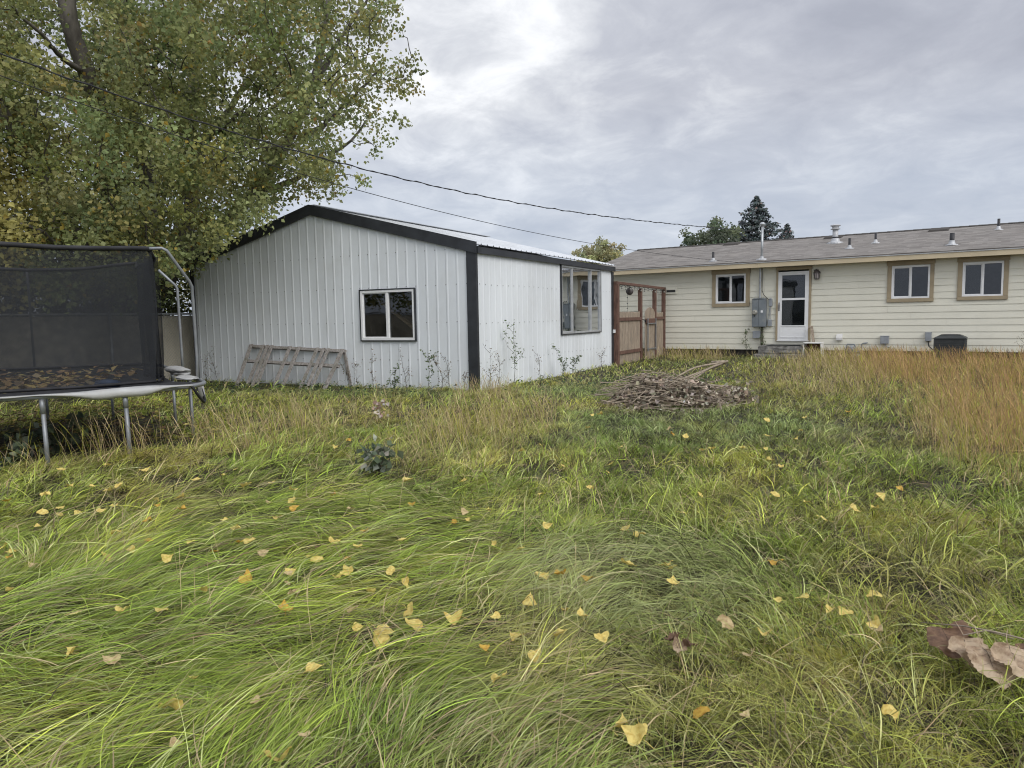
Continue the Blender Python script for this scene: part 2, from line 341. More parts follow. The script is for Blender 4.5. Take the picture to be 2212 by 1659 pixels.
def ribbed(mb, a, b, top, place, holes=(), bot=-.06):
    br = [h for hh in holes for h in hh[:2]]
    P = rib_profile(a, b, br)
    for (u0, d0), (u1, d1) in zip(P, P[1:]):
        if u1-u0 < 1e-5: continue
        mid = (u0+u1)/2; segs = [(lambda u: bot, top)]
        for h0, h1, z0, z1 in holes:
            if h0 < mid < h1: segs = [(lambda u: bot, lambda u, z0=z0: z0), (lambda u, z1=z1: z1, top)]
        for lo, hi in segs: mb.quad(place(u0, d0, lo(u0)), place(u1, d1, lo(u1)), place(u1, d1, hi(u1)), place(u0, d0, hi(u0)))
def screws(mb, us, zs, place, nrm, holes):
    for z in zs:
        for u in us:
            if any(h0-.05 < u < h1+.05 and z0-.05 < z < z1+.05 for h0, h1, z0, z1 in holes): continue
            c = np.array(place(u, .004, z+random.uniform(-.008, .008))); nr = np.array(nrm); a = np.cross(nr, (0, 0, 1.)); b = np.array((0, 0, 1.))
            mb.poly([c+nr*.004+(a*math.cos(t)+b*math.sin(t))*.0105 for t in np.linspace(0, 2*math.pi, 6, endpoint=False)], 1)
FW = (-9.57-CX, -8.254-CX, .945, 1.934)                          # gable-wall window opening
SW = (15.41-CY, 17.89-CY, .945, 2.53)                            # side-wall window opening
fp = lambda u, d, z: (u, -d, z)
sp_ = lambda u, d, z: (d, u, z)
mb = MB(); ribbed(mb, -SL, 0, gable, fp, [FW]); screws(mb, np.arange(-SL+.1, -.12, .2286)+.02, (.56, 1.29, 1.985, 2.64), fp, (0, -1, 0), [FW]); mb.build('gable_wall', ['white_panel', 'screw'], shed)
sidetop = lambda u: ZT+.06
mb = MB(); ribbed(mb, 0, SS, sidetop, sp_, [SW]); screws(mb, np.arange(.12, SS, .2286), (.52, 1.25, 1.98), sp_, (1, 0, 0), [SW]); mb.build('side_wall', ['white_panel', 'screw'], shed)
mb = MB(); ribbed(mb, 0, SS, sidetop, lambda u, d, z: (-SL-d, u, z)); mb.build('side_wall', 'white_panel', shed)
mb = MB(); ribbed(mb, -SL, 0, gable, lambda u, d, z: (u, SS+d, z)); mb.build('gable_wall', 'white_panel', shed)
mb = MB(); mb.box(-SL+.12, -.12, .12, SS-.12, -.02, .02); mb.build('floor_slab', 'dark_room', shed)
# roof: two ribbed slopes
mb = MB()
def roofz(x): return APZ+.148-abs(x-APX)*SLOPE
for sgn in (-1, 1):
    e0 = -.0+.10 if sgn > 0 else -SL-.10
    ys = [-.03]; y = .06
    while y < SS: ys += [y-.03, y-.012, y+.012, y+.03]; y += .2286
    ys.append(SS+.06); zz = [0]+[0, .022, .022, 0]*((len(ys)-2)//4)+[0]
    for (y0, z0), (y1, z1) in zip(zip(ys, zz), zip(ys[1:], zz[1:])):
        mb.quad((APX, y0, roofz(APX)+z0), (e0, y0, roofz(e0)+z0), (e0, y1, roofz(e0)+z1), (APX, y1, roofz(APX)+z1))
        mb.quad((APX, y0, roofz(APX)-.012), (APX, y1, roofz(APX)-.012), (e0, y1, roofz(e0)-.012), (e0, y0, roofz(e0)-.012))
mb.obox((APX, -.03, roofz(APX)+.03), (APX, SS+.06, roofz(APX)+.03), .28, .012)
mb.build('roof', 'roof_metal', shed)
# rake trim along the gable, eave trim, corner trims
for sgn in (-1, 1):
    mb = MB(); x1 = .055 if sgn > 0 else -SL-.16
    a, b = (APX, -.05), (x1, -.05); zt = lambda x: APZ+.19-abs(x-APX)*SLOPE; zb = lambda x: zt(x)-.212
    for y0, y1 in ((-.062, -.026),):
        P = [(APX, zt(APX)), (x1, zt(x1)), (x1, zb(x1)), (APX, zb(APX))]
        fr = [(p[0], y0, p[1]) for p in P]; bk = [(p[0], y1, p[1]) for p in P]
        mb.poly(fr if sgn < 0 else fr[::-1]); mb.poly(bk)
        for i in range(4): mb.quad(fr[i], fr[(i+1) % 4], bk[(i+1) % 4], bk[i])
    mb.build('rake_trim', 'black_trim', shed)
mb = MB(); mb.box(.028, .075, -.022, SS+.05, ZT-.035, ZT+.085); mb.build('eave_trim', 'black_trim', shed)
mb = MB(); mb.box(-.175, .012, -.034, -.024, -.06, ZT+.02); mb.box(.012, .03, -.034, .035, -.06, ZT-.04); mb.build('corner_trim', 'black_trim', shed)
mb = MB(); mb.box(.024, .034, SS-.12, SS+.02, -.06, ZT-.045); mb.box(-.1, .024, SS+.022, SS+.034, -.06, ZT-.045); mb.build('corner_trim', 'black_trim', shed)
mb = MB(); mb.box(-SL-.03, -SL+.075, -.034, -.024, -.06, ZT+.0); mb.box(-SL-.045, -SL-.03, -.034, .07, -.06, ZT); mb.build('corner_trim', 'black_trim', shed)
mb = MB(); mb.box(.036, .085, SS-.07, SS+.0, .88, .97); mb.build('outlet_box', 'cap_white', shed)
def slider(root, name, ax_, a0, a1, z0, z1, mull, fmat, gmat, rim=None, wall=0., fw_=.045, sgn=1, screen=None):
    """sliding window in the plane across axis ax_ ('x': along x facing -y, 'y': along y facing +x)"""
    def bx(mb, u0, u1, d0, d1, q0, q1, m=0):
        if ax_ == 'x': mb.box(u0, u1, wall-d1, wall-d0, q0, q1, m)
        else: mb.box(wall+d0, wall+d1, u0, u1, q0, q1, m)
    mb = MB(); f = fw_
    bx(mb, a0, a1, -.05, .034, z0, z0+f); bx(mb, a0, a1, -.05, .034, z1-f, z1); bx(mb, a0, a0+f, -.05, .034, z0+f, z1-f); bx(mb, a1-f, a1, -.05, .034, z0+f, z1-f)
    for q in mull: bx(mb, q-f*.55, q+f*.55, -.045, .026, z0+f, z1-f)
    # inner sash of the sliding leaf
    s0, s1 = a0+f, mull[0]-f*.55; t = .02
    bx(mb, s0, s1, -.03, .012, z0+f, z0+f+t); bx(mb, s0, s1, -.03, .012, z1-f-t, z1-f); bx(mb, s0, s0+t, -.03, .012, z0+f+t, z1-f-t); bx(mb, s1-t, s1, -.03, .012, z0+f+t, z1-f-t)
    wn = mb.build(name, fmat, root, bevel=.003)
    if rim:
        mb = MB(); g = .022
        bx(mb, a0-g, a1+g, .0, .042, z0-g, z0); bx(mb, a0-g, a1+g, .0, .042, z1, z1+g); bx(mb, a0-g, a0, .0, .042, z0, z1); bx(mb, a1, a1+g, .0, .042, z0, z1); mb.build('trim', rim, wn)
    ed = [a0+f]+list(mull)+[a1-f]
    for i, (p, q) in enumerate(zip(ed, ed[1:])):
        mb = MB(); d = -.004-.014*(i % 2)
        P = [(p, z0+f), (q, z0+f), (q, z1-f), (p, z1-f)]
        mb.poly([(u, wall-d, z) if ax_ == 'x' else (wall+d, u, z) for u, z in P]); mb.build('pane', gmat, wn)
        if screen and i in screen:
            mb = MB(); d = -.034
            mb.poly([(u, wall-d, z) if ax_ == 'x' else (wall+d, u, z) for u, z in P]); mb.build('insect_screen', 'pale_screen' if gmat == 'glass_shed' else 'screen', wn)
    return wn
slider(shed, 'window', 'x', FW[0], FW[1], FW[2], FW[3], [(-8.912-CX)], 'white_paint', 'glass', 'black_trim', 0., .05)
slider(shed, 'window', 'y', SW[0], SW[1], SW[2], SW[3], [16.07-CY, 17.255-CY], 'alu_grey', 'glass_shed', 'black_trim', 0., .04, screen=(0, 2))
# seen through the panes: a slanting timber brace and a pale lining
mb = MB(); a = at_y(836, 662, CY+.5)-np.array([CX, CY, 0]); b = at_y(905, 716, CY+.5)-np.array([CX, CY, 0]); d = b-a; mb.obox(a-d*.7, b+d*.8, .05, .1, up=(0, -1, 0)); mb.build('wall_brace', 'brace_wood', shed)
mb = MB(); mb.box(-4.6, -4.5, .5, SS-.3, .0, 2.6); mb.build('partition', 'dark_room', shed)
mb = MB(); mb.box(-.34, -.30, 3.3, SS-.3, .02, 2.56); mb.build('lining_panel', 'pale_room', shed)

# ================================================================== the house
house = empty('ranch_house', (HX, HY, 0), 'cream lap sided house with a low grey shingle roof', 'house', HA)
S0, S1, DEEP = -6.25, 11.0, 7.8
EAVE_OFF, EAVE_Z, RS = -.42, 2.885, .2300                        # roof edge: offset, height and slope
def rz(off): return EAVE_Z+RS*((off if off < DEEP/2 else DEEP-off)-EAVE_OFF)
OPEN = [(-1.905, -.970, 1.665, 2.553), (3.03, 3.95, 1.678, 2.563), (4.695, 5.593, 1.685, 2.567), (-.03, .90, .50, 2.60), (7.6, 8.6, 1.68, 2.56)]
zs = [.235]+[.235+.1775*k for k in range(1, 15)]
mb = MB(); jr = random.Random(3)
seams = {1: [3.6, 6.9], 2: [.35, 8.2], 3: [5.06, -2.0], 4: [4.36, -4.6], 5: [3.52, -2.6], 6: [2.95, 9.2], 7: [5.5, -4.2], 8: [6.05, -.85], 9: [6.8, -3.0], 10: [2.2], 11: [-4.0, 6.5], 0: [-2.2, 5.2]}
for k, z0 in enumerate(zs[:-1]):
    z1 = zs[k+1]; cuts = sorted({z0, z1, *[o for op in OPEN for o in op[2:] if z0 < o < z1]})
    for q0, q1 in zip(cuts, cuts[1:]):
        zm = (q0+q1)/2; edges = [S0, S1]; ops = sorted([op for op in OPEN if op[2] < zm < op[3]])
        segs = []; a = S0
        for op in ops: segs.append((a, op[0])); a = op[1]
        segs.append((a, S1))
        for a, b in segs:
            ks = [s for s in seams.get(k, []) if a+.1 < s < b-.1]; ee = [a]
            for s in sorted(ks): ee += [s-.0025, s+.0025]
            ee.append(b)
            for u0, u1 in zip(ee[::2], ee[1::2]):
                th = lambda z: -.002-.014*(z1-z)/(z1-z0); jit = jr.uniform(-.0008, .0008)
                f0, f1 = th(q0)+jit, th(q1)+jit
                mb.quad((u0, f0, q0), (u1, f0, q0), (u1, f1, q1), (u0, f1, q1))
                if q0 == z0: mb.quad((u0, .004, q0), (u1, .004, q0), (u1, f0, q0), (u0, f0, q0))
mb.build('lap_siding', 'siding', house)
mb = MB()                                                       # sheathing behind the laps, the other walls, gables
ops = sorted(OPEN); a = S0
for op in ops:
    mb.quad((a, .006, .235), (op[0], .006, .235), (op[0], .006, 2.72), (a, .006, 2.72)); mb.quad((op[0], .006, .235), (op[1], .006, .235), (op[1], .006, op[2]), (op[0], .006, op[2])); mb.quad((op[0], .006, op[3]), (op[1], .006, op[3]), (op[1], .006, 2.72), (op[0], .006, 2.72)); a = op[1]
mb.quad((a, .006, .235), (S1, .006, .235), (S1, .006, 2.72), (a, .006, 2.72))
for s in (S0, S1): mb.poly([(s, .006, .235), (s, DEEP, .235), (s, DEEP, 2.72), (s, DEEP/2, rz(DEEP/2)-.12), (s, .006, 2.72)])
mb.quad((S0, DEEP, .235), (S1, DEEP, .235), (S1, DEEP, 2.72), (S0, DEEP, 2.72)); mb.build('wall', 'siding', house)
mb = MB(); mb.box(S0+.03, S1-.03, .045, DEEP-.05, -.3, .236); mb.build('foundation', 'foundation', house)
mb = MB()                                                       # the rooms: dim, closed boxes behind the openings
mb.quad((S0+.1, .12, .24), (S0+.1, 3.6, .24), (S1-.1, 3.6, .24), (S1-.1, .12, .24)); mb.quad((S0+.1, 3.6, .24), (S1-.1, 3.6, .24), (S1-.1, 3.6, 2.7), (S0+.1, 3.6, 2.7)); mb.quad((S0+.1, .12, 2.68), (S1-.1, .12, 2.68), (S1-.1, 3.6, 2.68), (S0+.1, 3.6, 2.68))
for s in (-2.6, -.3, 1.2, 2.6, 4.35, 6.2): mb.box(s-.04, s+.04, .12, 3.55, .26, 2.66)
mb.build('room_lining', 'pale_room', house)
# roof
def roof_mesh():
    me = bpy.data.meshes.new('roof'); V = []; Fc = []
    oh = .12
    for o0, o1 in ((EAVE_OFF, DEEP/2), (DEEP-EAVE_OFF, DEEP/2)):
        n = len(V); V += [(S0-oh, o0, rz(o0)), (S1+oh, o0, rz(o0)), (S1+oh, o1, rz(o1)), (S0-oh, o1, rz(o1))]
        V += [(x, y, z-.03) for x, y, z in V[n:n+4]]
        Fc += [(n, n+1, n+2, n+3), (n+7, n+6, n+5, n+4), (n, n+4, n+5, n+1), (n, n+3, n+7, n+4), (n+1, n+5, n+6, n+2)]
    me.from_pydata(V, [], Fc); uv = me.uv_layers.new(name='uv')
    for p in me.polygons:
        for li in p.loop_indices:
            v = me.vertices[me.loops[li].vertex_index].co; uv.data[li].uv = (v.x+50, math.hypot(v.y-EAVE_OFF, v.z-EAVE_Z)+.02)
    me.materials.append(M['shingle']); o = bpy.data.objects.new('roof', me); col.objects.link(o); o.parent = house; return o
roof = roof_mesh()
mb = MB(); n_c = 70                                              # lapped ridge caps
for k in range(n_c):
    a = S0-.1+k*(S1-S0+.2)/n_c; b = a+(S1-S0+.2)/n_c*1.12; y = DEEP/2; zz = rz(y)
    for sg in (-1, 1): mb.quad((a, y, zz+.028), (b, y, zz+.020), (b, y+sg*.15, zz-.15*RS+.010), (a, y+sg*.15, zz-.15*RS+.018))
mb.build('ridge_cap', 'shingle', roof)
FB = 2.70
mb = MB(); mb.box(S0-.10, S1+.10, EAVE_OFF+.012, EAVE_OFF+.035, FB, EAVE_Z-.034); mb.build('fascia', 'fascia_tan', house)
mb = MB(); mb.box(S0-.12, S1+.12, EAVE_OFF-.006, EAVE_OFF+.010, EAVE_Z-.05, EAVE_Z-.031); mb.build('drip_edge', 'alu_grey', house)
mb = MB(); mb.box(S0, S1, EAVE_OFF+.036, -.004, FB+.012, FB+.022); mb.build('soffit', 'soffit', house)
# windows with tan trim
TRIMS = [(-2.02, -.85, 1.56), (2.925, 4.045, 1.582), (4.585, 5.70, 1.592), (7.49, 8.71, 1.585)]
for op, tr in zip([OPEN[0], OPEN[1], OPEN[2], OPEN[4]], TRIMS):
    w_ = slider(house, 'window', 'x', op[0], op[1], op[2], op[3], [(op[0]+op[1])/2+.005], 'white_paint', 'glass', None, -.012, .045, screen=(0,))
    mb = MB(); a, b, z0 = tr; y0, y1 = -.05, -.016
    mb.box(a, op[0]-.001, y0, y1, z0+.1, op[3]+.02); mb.box(op[1]+.001, b, y0, y1, z0+.1, op[3]+.02); mb.box(a-.004, b+.004, y0-.004, y1, z0, z0+.098)
    mb.box(a-.02, b+.02, y0-.012, y1, op[3]+.022, FB+.01); mb.build('trim', 'trim_tan', w_, bevel=.004)
# storm door
door = MB()
a, b, z0, z1 = 0.0, .87, .525, 2.555
door.box(a, a+.112, -.055, -.018, z0, z1); door.box(b-.105, b, -.055, -.018, z0, z1); door.box(a+.112, b-.105, -.055, -.018, z1-.105, z1); door.box(a+.112, b-.105, -.052, -.02, 1.715, 1.775); door.box(a+.112, b-.105, -.052, -.018, z0, .955)
door.box(a+.09, b-.08, -.064, -.0555, .935, .968); door.box(a+.06, b-.06, -.064, -.0555, .60, .625); door.box(a+.06, a+.075, -.062, -.0555, .626, .934); door.box(b-.075, b-.06, -.062, -.0555, .626, .934); door.box(a-.02, b+.02, -.07, -.02, z0-.03, z0-.002)
door = door.build('door', 'white_paint', house, bevel=.004)
for q0, q1 in ((.955, 1.715), (1.775, z1-.105)):
    mb = MB(); mb.poly([(a+.112, -.036, q0), (b-.105, -.036, q0), (b-.105, -.036, q1), (a+.112, -.036, q1)]); mb.build('pane', 'glass', door)
    mb = MB(); mb.poly([(a+.112, -.026, q0), (b-.105, -.026, q0), (b-.105, -.026, q1), (a+.112, -.026, q1)]); mb.build('insect_screen', 'screen', door)
mb = MB(); mb.tube([(.035, -.058, 1.43), (.035, -.085, 1.47), (.035, -.085, 1.58), (.035, -.058, 1.62)], .011, 8); mb.box(.02, .05, -.0605, -.0555, 1.40, 1.65); mb.build('handle', 'lamp_dark', door)
mb = MB(); mb.box(-.06, -.002, -.06, -.016, .49, 2.60); mb.box(.872, .935, -.06, -.016, .49, 2.60); mb.box(-.075, .95, -.064, -.016, 2.602, 2.69); mb.build('door_frame', 'trim_tan', house, bevel=.003)
mb = MB(); mb.box(-.02, .9, .3, .34, .3, 2.6); mb.build('inner_door', 'dark_room', house)
# wall lantern
mb = MB(); c = (1.10, -.12); mb.box(1.0, 1.12, -.03, -.012, 2.38, 2.58); mb.tube([(1.06, -.03, 2.54), (1.07, -.09, 2.585), (1.10, -.12, 2.56)], .016, 8)
mb.lathe((1.1, -.12, 0), [(.012, 2.575), (.05, 2.55), (.098, 2.50), (.102, 2.47), (.088, 2.465)], 8); mb.lathe((1.1, -.12, 0), [(.062, 2.29), (.068, 2.305), (.066, 2.315)], 8)
for t in np.linspace(0, 2*math.pi, 8, endpoint=False): mb.tube([(1.1+.062*math.cos(t), -.12+.062*math.sin(t), 2.31), (1.1+.086*math.cos(t), -.12+.086*math.sin(t), 2.468)], .007, 4)
lamp = mb.build('wall_lantern', 'lamp_dark', house); mb = MB(); mb.lathe((1.1, -.12, 0), [(.056, 2.318), (.079, 2.464)], 8); mb.build('lamp_glass', 'lamp_glass', lamp)
# exhaust hood, outlet cover, boxes
mb = MB(); mb.box(-3.575, -3.19, -.05, -.012, 2.02, 2.27); eh = mb.build('exhaust_vent', 'siding', house, bevel=.005); mb = MB(); mb.box(-3.53, -3.235, -.062, -.051, 2.075, 2.145); mb.build('opening', 'dark_room', eh)
mb = MB(); mb.poly([(1.645, -.012, .71), (1.81, -.012, .71), (1.81, -.10, .60), (1.645, -.10, .60)]); mb.poly([(1.645, -.10, .60), (1.81, -.10, .60), (1.81, -.10, .53), (1.645, -.10, .53)]); mb.poly([(1.645, -.012, .71), (1.645, -.10, .60), (1.645, -.10, .53), (1.645, -.012, .53)]); mb.poly([(1.81, -.012, .71), (1.81, -.012, .53), (1.81, -.10, .53), (1.81, -.10, .60)]); mb.build('dryer_vent', 'white_plastic', house)
mb = MB(); mb.box(2.80, 3.01, -.12, -.016, .44, .645); mb.box(2.79, 3.02, -.125, -.016, .647, .66); jb = mb.build('junction_box', 'grey_pvc', house, bevel=.006); mb = MB(); mb.tube([(2.92, -.07, .44), (2.95, -.08, .36), (3.05, -.08, .33), (3.07, -.06, .22), (3.07, -.05, .0)], .016, 8); mb.build('conduit', 'grey_pvc', jb)
mb = MB(); mb.box(3.89, 4.035, -.10, -.016, .515, .735); mb.box(3.88, 4.045, -.105, -.016, .737, .752); jb = mb.build('disconnect_box', 'grey_pvc', house, bevel=.006); mb = MB(); mb.tube([(3.96, -.06, .515), (3.98, -.08, .38), (4.1, -.2, .27), (4.25, -.3, .25)], .014, 8); mb.build('conduit', 'pipe_black', jb)
# electric service: panel, meter, mast through the roof
mb = MB(); mb.box(-.735, -.33, -.16, -.014, .93, 1.77); mb.box(-.725, -.545, -.172, -.161, .94, 1.755); mb.box(-.535, -.34, -.176, -.161, .94, 1.755); mb.poly([(-.745, -.014, 1.80), (-.32, -.014, 1.80), (-.32, -.185, 1.772), (-.745, -.185, 1.772)])
pan = mb.build('electric_panel', 'grey_box', house, bevel=.004)
mb = MB(); b0 = len(mb.v); mb.lathe((0, 0, 0), [(.078, 0), (.082, .02), (.075, .03), (.068, .08), (.05, .10)], 16); mb.v = [(-.645+x, -.172-z, 1.37+y) for x, y, z in mb.v]; mb.build('meter', 'meter_glass', pan, smooth=False)
mb = MB(); mb.box(-.67, -.64, -.182, -.173, 1.245, 1.285); mb.build('latch', 'pipe_black', pan)
mb = MB(); mb.box(-.47, -.405, -.181, -.177, 1.36, 1.43); mb.build('label_plate', 'cap_white', pan)
mb = MB(); mb.tube([(-.527, -.075, 1.80), (-.527, -.075, 2.71)], .03, 12); mb.tube([(-.527, -.075, 2.30), (-.527, -.075, 2.36)], .038, 12); mb.tube([(-.527, -.075, 1.80), (-.527, -.075, 1.86)], .038, 12); mb.build('conduit', 'galv', pan)
mb = MB(); zb = rz(-.12); mb.tube([(-.48, -.10, zb-.15), (-.475, -.10, zb+.98)], .038, 12); mast = mb.build('service_mast', 'galv', house, smooth=True)
mb = MB(); mb.lathe((-.475, -.10, zb+.98), [(.045, 0), (.07, .03), (.085, .07), (.06, .11), (.02, .13)], 12); mb.tube([(-.475, -.13, zb+1.03), (-.53, -.16, zb+1.0), (-.56, -.16, zb+.88), (-.50, -.14, zb+.80)], .012, 6); mb.build('weatherhead', 'galv', mast)
mb = MB(); mb.lathe((-.48, -.10, zb), [(.17, -.02), (.16, .012), (.06, .035), (.05, .09)], 14); mb.build('flashing', 'tin_white', mast)
mb = MB(); mb.tube([(-.47, -.08, 2.69), (-.468, -.07, 2.4), (-.47, -.06, 2.02), (-.42, -.06, 1.9), (-.33, -.06, 1.80), (-.25, -.06, 1.74)], .009, 6); mb.build('house_cable', 'wire', house)
mb = MB(); mb.box(-.265, -.165, -.08, -.014, 1.55, 1.755); mb.lathe((-.215, -.047, 0), [(.05, 1.755), (.045, 1.775), (.02, 1.79)], 10); jb = mb.build('telephone_box', 'grey_pvc', house, bevel=.015)
mb = MB(); mb.tube([(-.225, -.05, 1.55), (-.225, -.05, 1.16)], .013, 8); mb.tube([(-.245, -.05, 1.5), (-.262, -.05, 1.26), (-.30, -.06, 1.14), (-.315, -.06, .98)], .01, 6); mb.build('conduit', 'grey_pvc', jb)
mb = MB(); mb.box(-.27, -.17, -.10, -.014, .945, 1.15); mb.build('junction_box', 'grey_pvc', house, bevel=.006)
mb = MB(); mb.box(-.725, -.49, -.11, -.014, .585, .805); mb.build('junction_box', 'grey_pvc', house, bevel=.006)
mb = MB(); mb.tube([(-.44, -.07, .93), (-.44, -.07, .5), (-.445, -.07, -.05)], .025, 10); mb.tube([(-.47, -.09, .93), (-.48, -.10, .6), (-.46, -.09, .1)], .012, 6); mb.build('conduit', 'bark_dark', house)
# things standing out of the roof
def vent(s, off, h, r, m='pipe_black', fr=.13):
    z = rz(off); mb = MB(); mb.tube([(s, off, z-.1), (s, off, z+h)], r, 12); p = mb.build('vent_pipe', m, house, smooth=True)
    mb = MB(); mb.lathe((s, off, z), [(fr*1.05, -.02), (fr, .008), (r+.03, .022), (r+.012, .085), (r+.004, .10)], 14); b = mb.build('flashing', 'tin_white', p); return p
vent(-2.04, .095, .29, .036); vent(1.765, .972, .30, .036); vent(2.353, 1.728, .30, .034, fr=.12); v4 = vent(4.394, .493, .315, .058, fr=.15); vent(5.396, 2.752, .31, .036, fr=.12)
mb = MB(); mb.lathe((4.394, .493, rz(.493)), [(.066, .085), (.072, .10), (.066, .115)], 12); mb.build('clamp_ring', 'tin_white', v4)
z = rz(2.352); mb = MB(); mb.tube([(1.11, 2.352, z-.05), (1.11, 2.352, z+.42)], .085, 16); fl = mb.build('flue_pipe', 'tin_white', house, smooth=True)
mb = MB(); mb.lathe((1.11, 2.352, z), [(.26, -.05), (.25, .0), (.14, .03), (.115, .12), (.10, .13)], 18); mb.build('flashing', 'tin_white', fl)
mb = MB(); mb.lathe((1.11, 2.352, z), [(.095, .40), (.145, .415), (.145, .43), (.10, .445), (.105, .50), (.15, .515), (.155, .535), (.10, .56), (.02, .57)], 18); mb.build('cap', 'tin_white', fl)
mb = MB(); mb.lathe((1.11, 2.352, z), [(.092, .14), (.098, .15), (.098, .165), (.092, .175)], 16); mb.build('collar', 'pipe_black', fl)
for s, off in ((-2.57, 3.62), (.83, 3.48), (3.85, 3.45), (7.4, 3.45)):
    mb = MB(); z0, z1 = rz(off-.2), rz(off+.2); mb.v = [(s-.29, off-.2, z0-.01), (s+.29, off-.2, z0-.01), (s+.29, off+.22, z1-.01), (s-.29, off+.22, z1-.01), (s-.24, off-.17, z0+.055), (s+.24, off-.17, z0+.055), (s+.24, off+.18, z1+.05), (s-.24, off+.18, z1+.05)]
    mb.f = [(4, 5, 6, 7), (0, 1, 5, 4), (1, 2, 6, 5), (2, 3, 7, 6), (3, 0, 4, 7)]; mb.m = [0]*5; mb.build('roof_vent', 'shingle', house)

# ------------------------------------------------------------------ things standing by the house
st = empty('concrete_steps', hw(.25, -.02, 0), 'rough grey concrete steps below the white storm door', 'steps', HA)
def slab(x0, x1, y0, y1, z0, z1, seed):
    mb = MB(); nx, nz = 14, 4; rs = random.Random(seed); g = {}
    me = bpy.data.meshes.new('step'); bm_ = bmesh_grid(x0, x1, y0, y1, z0, z1, rs); bm_.to_mesh(me); bm_.free(); me.materials.append(M['concrete']); o = bpy.data.objects.new('step', me); col.objects.link(o); return o
import bmesh
def bmesh_grid(x0, x1, y0, y1, z0, z1, rs):
    b = bmesh.new(); bmesh.ops.create_cube(b, size=1.); bmesh.ops.scale(b, vec=(x1-x0, y1-y0, z1-z0), verts=b.verts); bmesh.ops.translate(b, vec=((x0+x1)/2, (y0+y1)/2, (z0+z1)/2), verts=b.verts)
    bmesh.ops.bevel(b, geom=b.edges[:], offset=.018, segments=2, affect='EDGES'); bmesh.ops.subdivide_edges(b, edges=b.edges[:], cuts=3, use_grid_fill=True)
    for v in b.verts: v.co += Vector((rs.uniform(-1, 1), rs.uniform(-1, 1), rs.uniform(-1, 1)))*.006
    return b
for i, (x0, x1, y0, y1, z0, z1) in enumerate(((-.66, .72, -.62, -.04, .145, .375), (-.72, .72, -.93, -.04, -.08, .14), (-.76, .60, -1.25, -.94, -.2, -.02))):
    slab(x0, x1, y0, y1, z0, z1, i).parent = st
mb = MB(); mb.box(-.42, .50, -.45, -.12, .378, .40); mb.tube([(-.45, -.46, .395), (-.1, -.47, .40), (.2, -.47, .398), (.52, -.45, .40)], .014, 6); tag(mb.build('door_mat', 'ac_grey'), 'dark worn mat lying on the top concrete step', 'door mat').matrix_world = st.matrix_basis.copy()
# white plastic step stool beside the steps
q = hw(1.15, -.62, gzf(*hw(1.15, -.62, 0)[:2])); stool = empty('plastic_stool', q, 'white plastic stool with an open front next to the concrete steps', 'stool', HA)
mb = MB(); mb.box(-.24, .24, -.2, .2, .44, .475); mb.build('seat', 'white_plastic', stool, bevel=.012)
for sx in (-1, 1):
    mb = MB(); mb.v = [(sx*.215, -.17, .44), (sx*.235, -.17, .44), (sx*.27, -.21, -.02), (sx*.25, -.21, -.02), (sx*.215, .17, .44), (sx*.235, .17, .44), (sx*.27, .21, -.02), (sx*.25, .21, -.02)]; mb.f = [(0, 1, 2, 3), (4, 7, 6, 5), (0, 4, 5, 1), (1, 5, 6, 2), (3, 2, 6, 7), (0, 3, 7, 4)]; mb.m = [0]*6; mb.build('side', 'white_plastic', stool)
mb = MB(); mb.box(-.21, .21, .12, .14, .05, .43); mb.build('back_panel', 'rust_pot', stool)
a, b = hw(.985, -.14, .93), hw(1.13, -.40, .30); mb = MB(); mb.obox(a, b, .075, .05, up=(0, -1, 0)); mb.obox(a+(b-a)*.0+np.array([-.045, 0, .0]), a+(b-a)*.06+np.array([-.045, 0, 0]), .1, .055, up=(0, -1, 0)); tag(mb.build('wood_post_offcut', 'old_picket'), 'short greenish timber leaning on the wall right of the door', 'timber')
# air conditioner
q = hw(4.52, -.75, 0); ac = empty('air_conditioner', q, 'dark grey louvred air conditioner unit under the double windows', 'air conditioner', HA)
mb = MB(); mb.box(-.335, .335, -.335, .335, .0, .60)
for k in range(11):
    z = .07+k*.047; mb.box(-.345, .345, -.347, -.336, z, z+.022); mb.box(.336, .347, -.335, .335, z, z+.022); mb.box(-.347, -.336, -.335, .335, z, z+.022)
for sx in (-1, 1):
    for sy in (-1, 1): mb.box(sx*.335-.018, sx*.335+.018, sy*.335-.018, sy*.335+.018, .0, .605)
mb.build('cabinet', 'ac_grey', ac)
mb = MB(); mb.v = [(sx*.36, sy*.36, .606) for sx, sy in ((-1, -1), (1, -1), (1, 1), (-1, 1))]+[(sx*.36, sy*.36, .635) for sx, sy in ((-1, -1), (1, -1), (1, 1), (-1, 1))]+[(sx*.24, sy*.24, .70) for sx, sy in ((-1, -1), (1, -1), (1, 1), (-1, 1))]
mb.f = [(0, 1, 5, 4), (1, 2, 6, 5), (2, 3, 7, 6), (3, 0, 4, 7), (4, 5, 9, 8), (5, 6, 10, 9), (6, 7, 11, 10), (7, 4, 8, 11), (3, 2, 1, 0)]; mb.m = [0]*9; mb.build('top_cover', 'ac_grey', ac)
mb = MB()
for k in range(6): r = .04+.035*k; tt = np.linspace(0, 2*math.pi, 25); mb.tube([(r*math.cos(t), r*math.sin(t), .712) for t in tt], .004, 4, caps=False)
mb.build('fan_grille', 'pipe_black', ac)
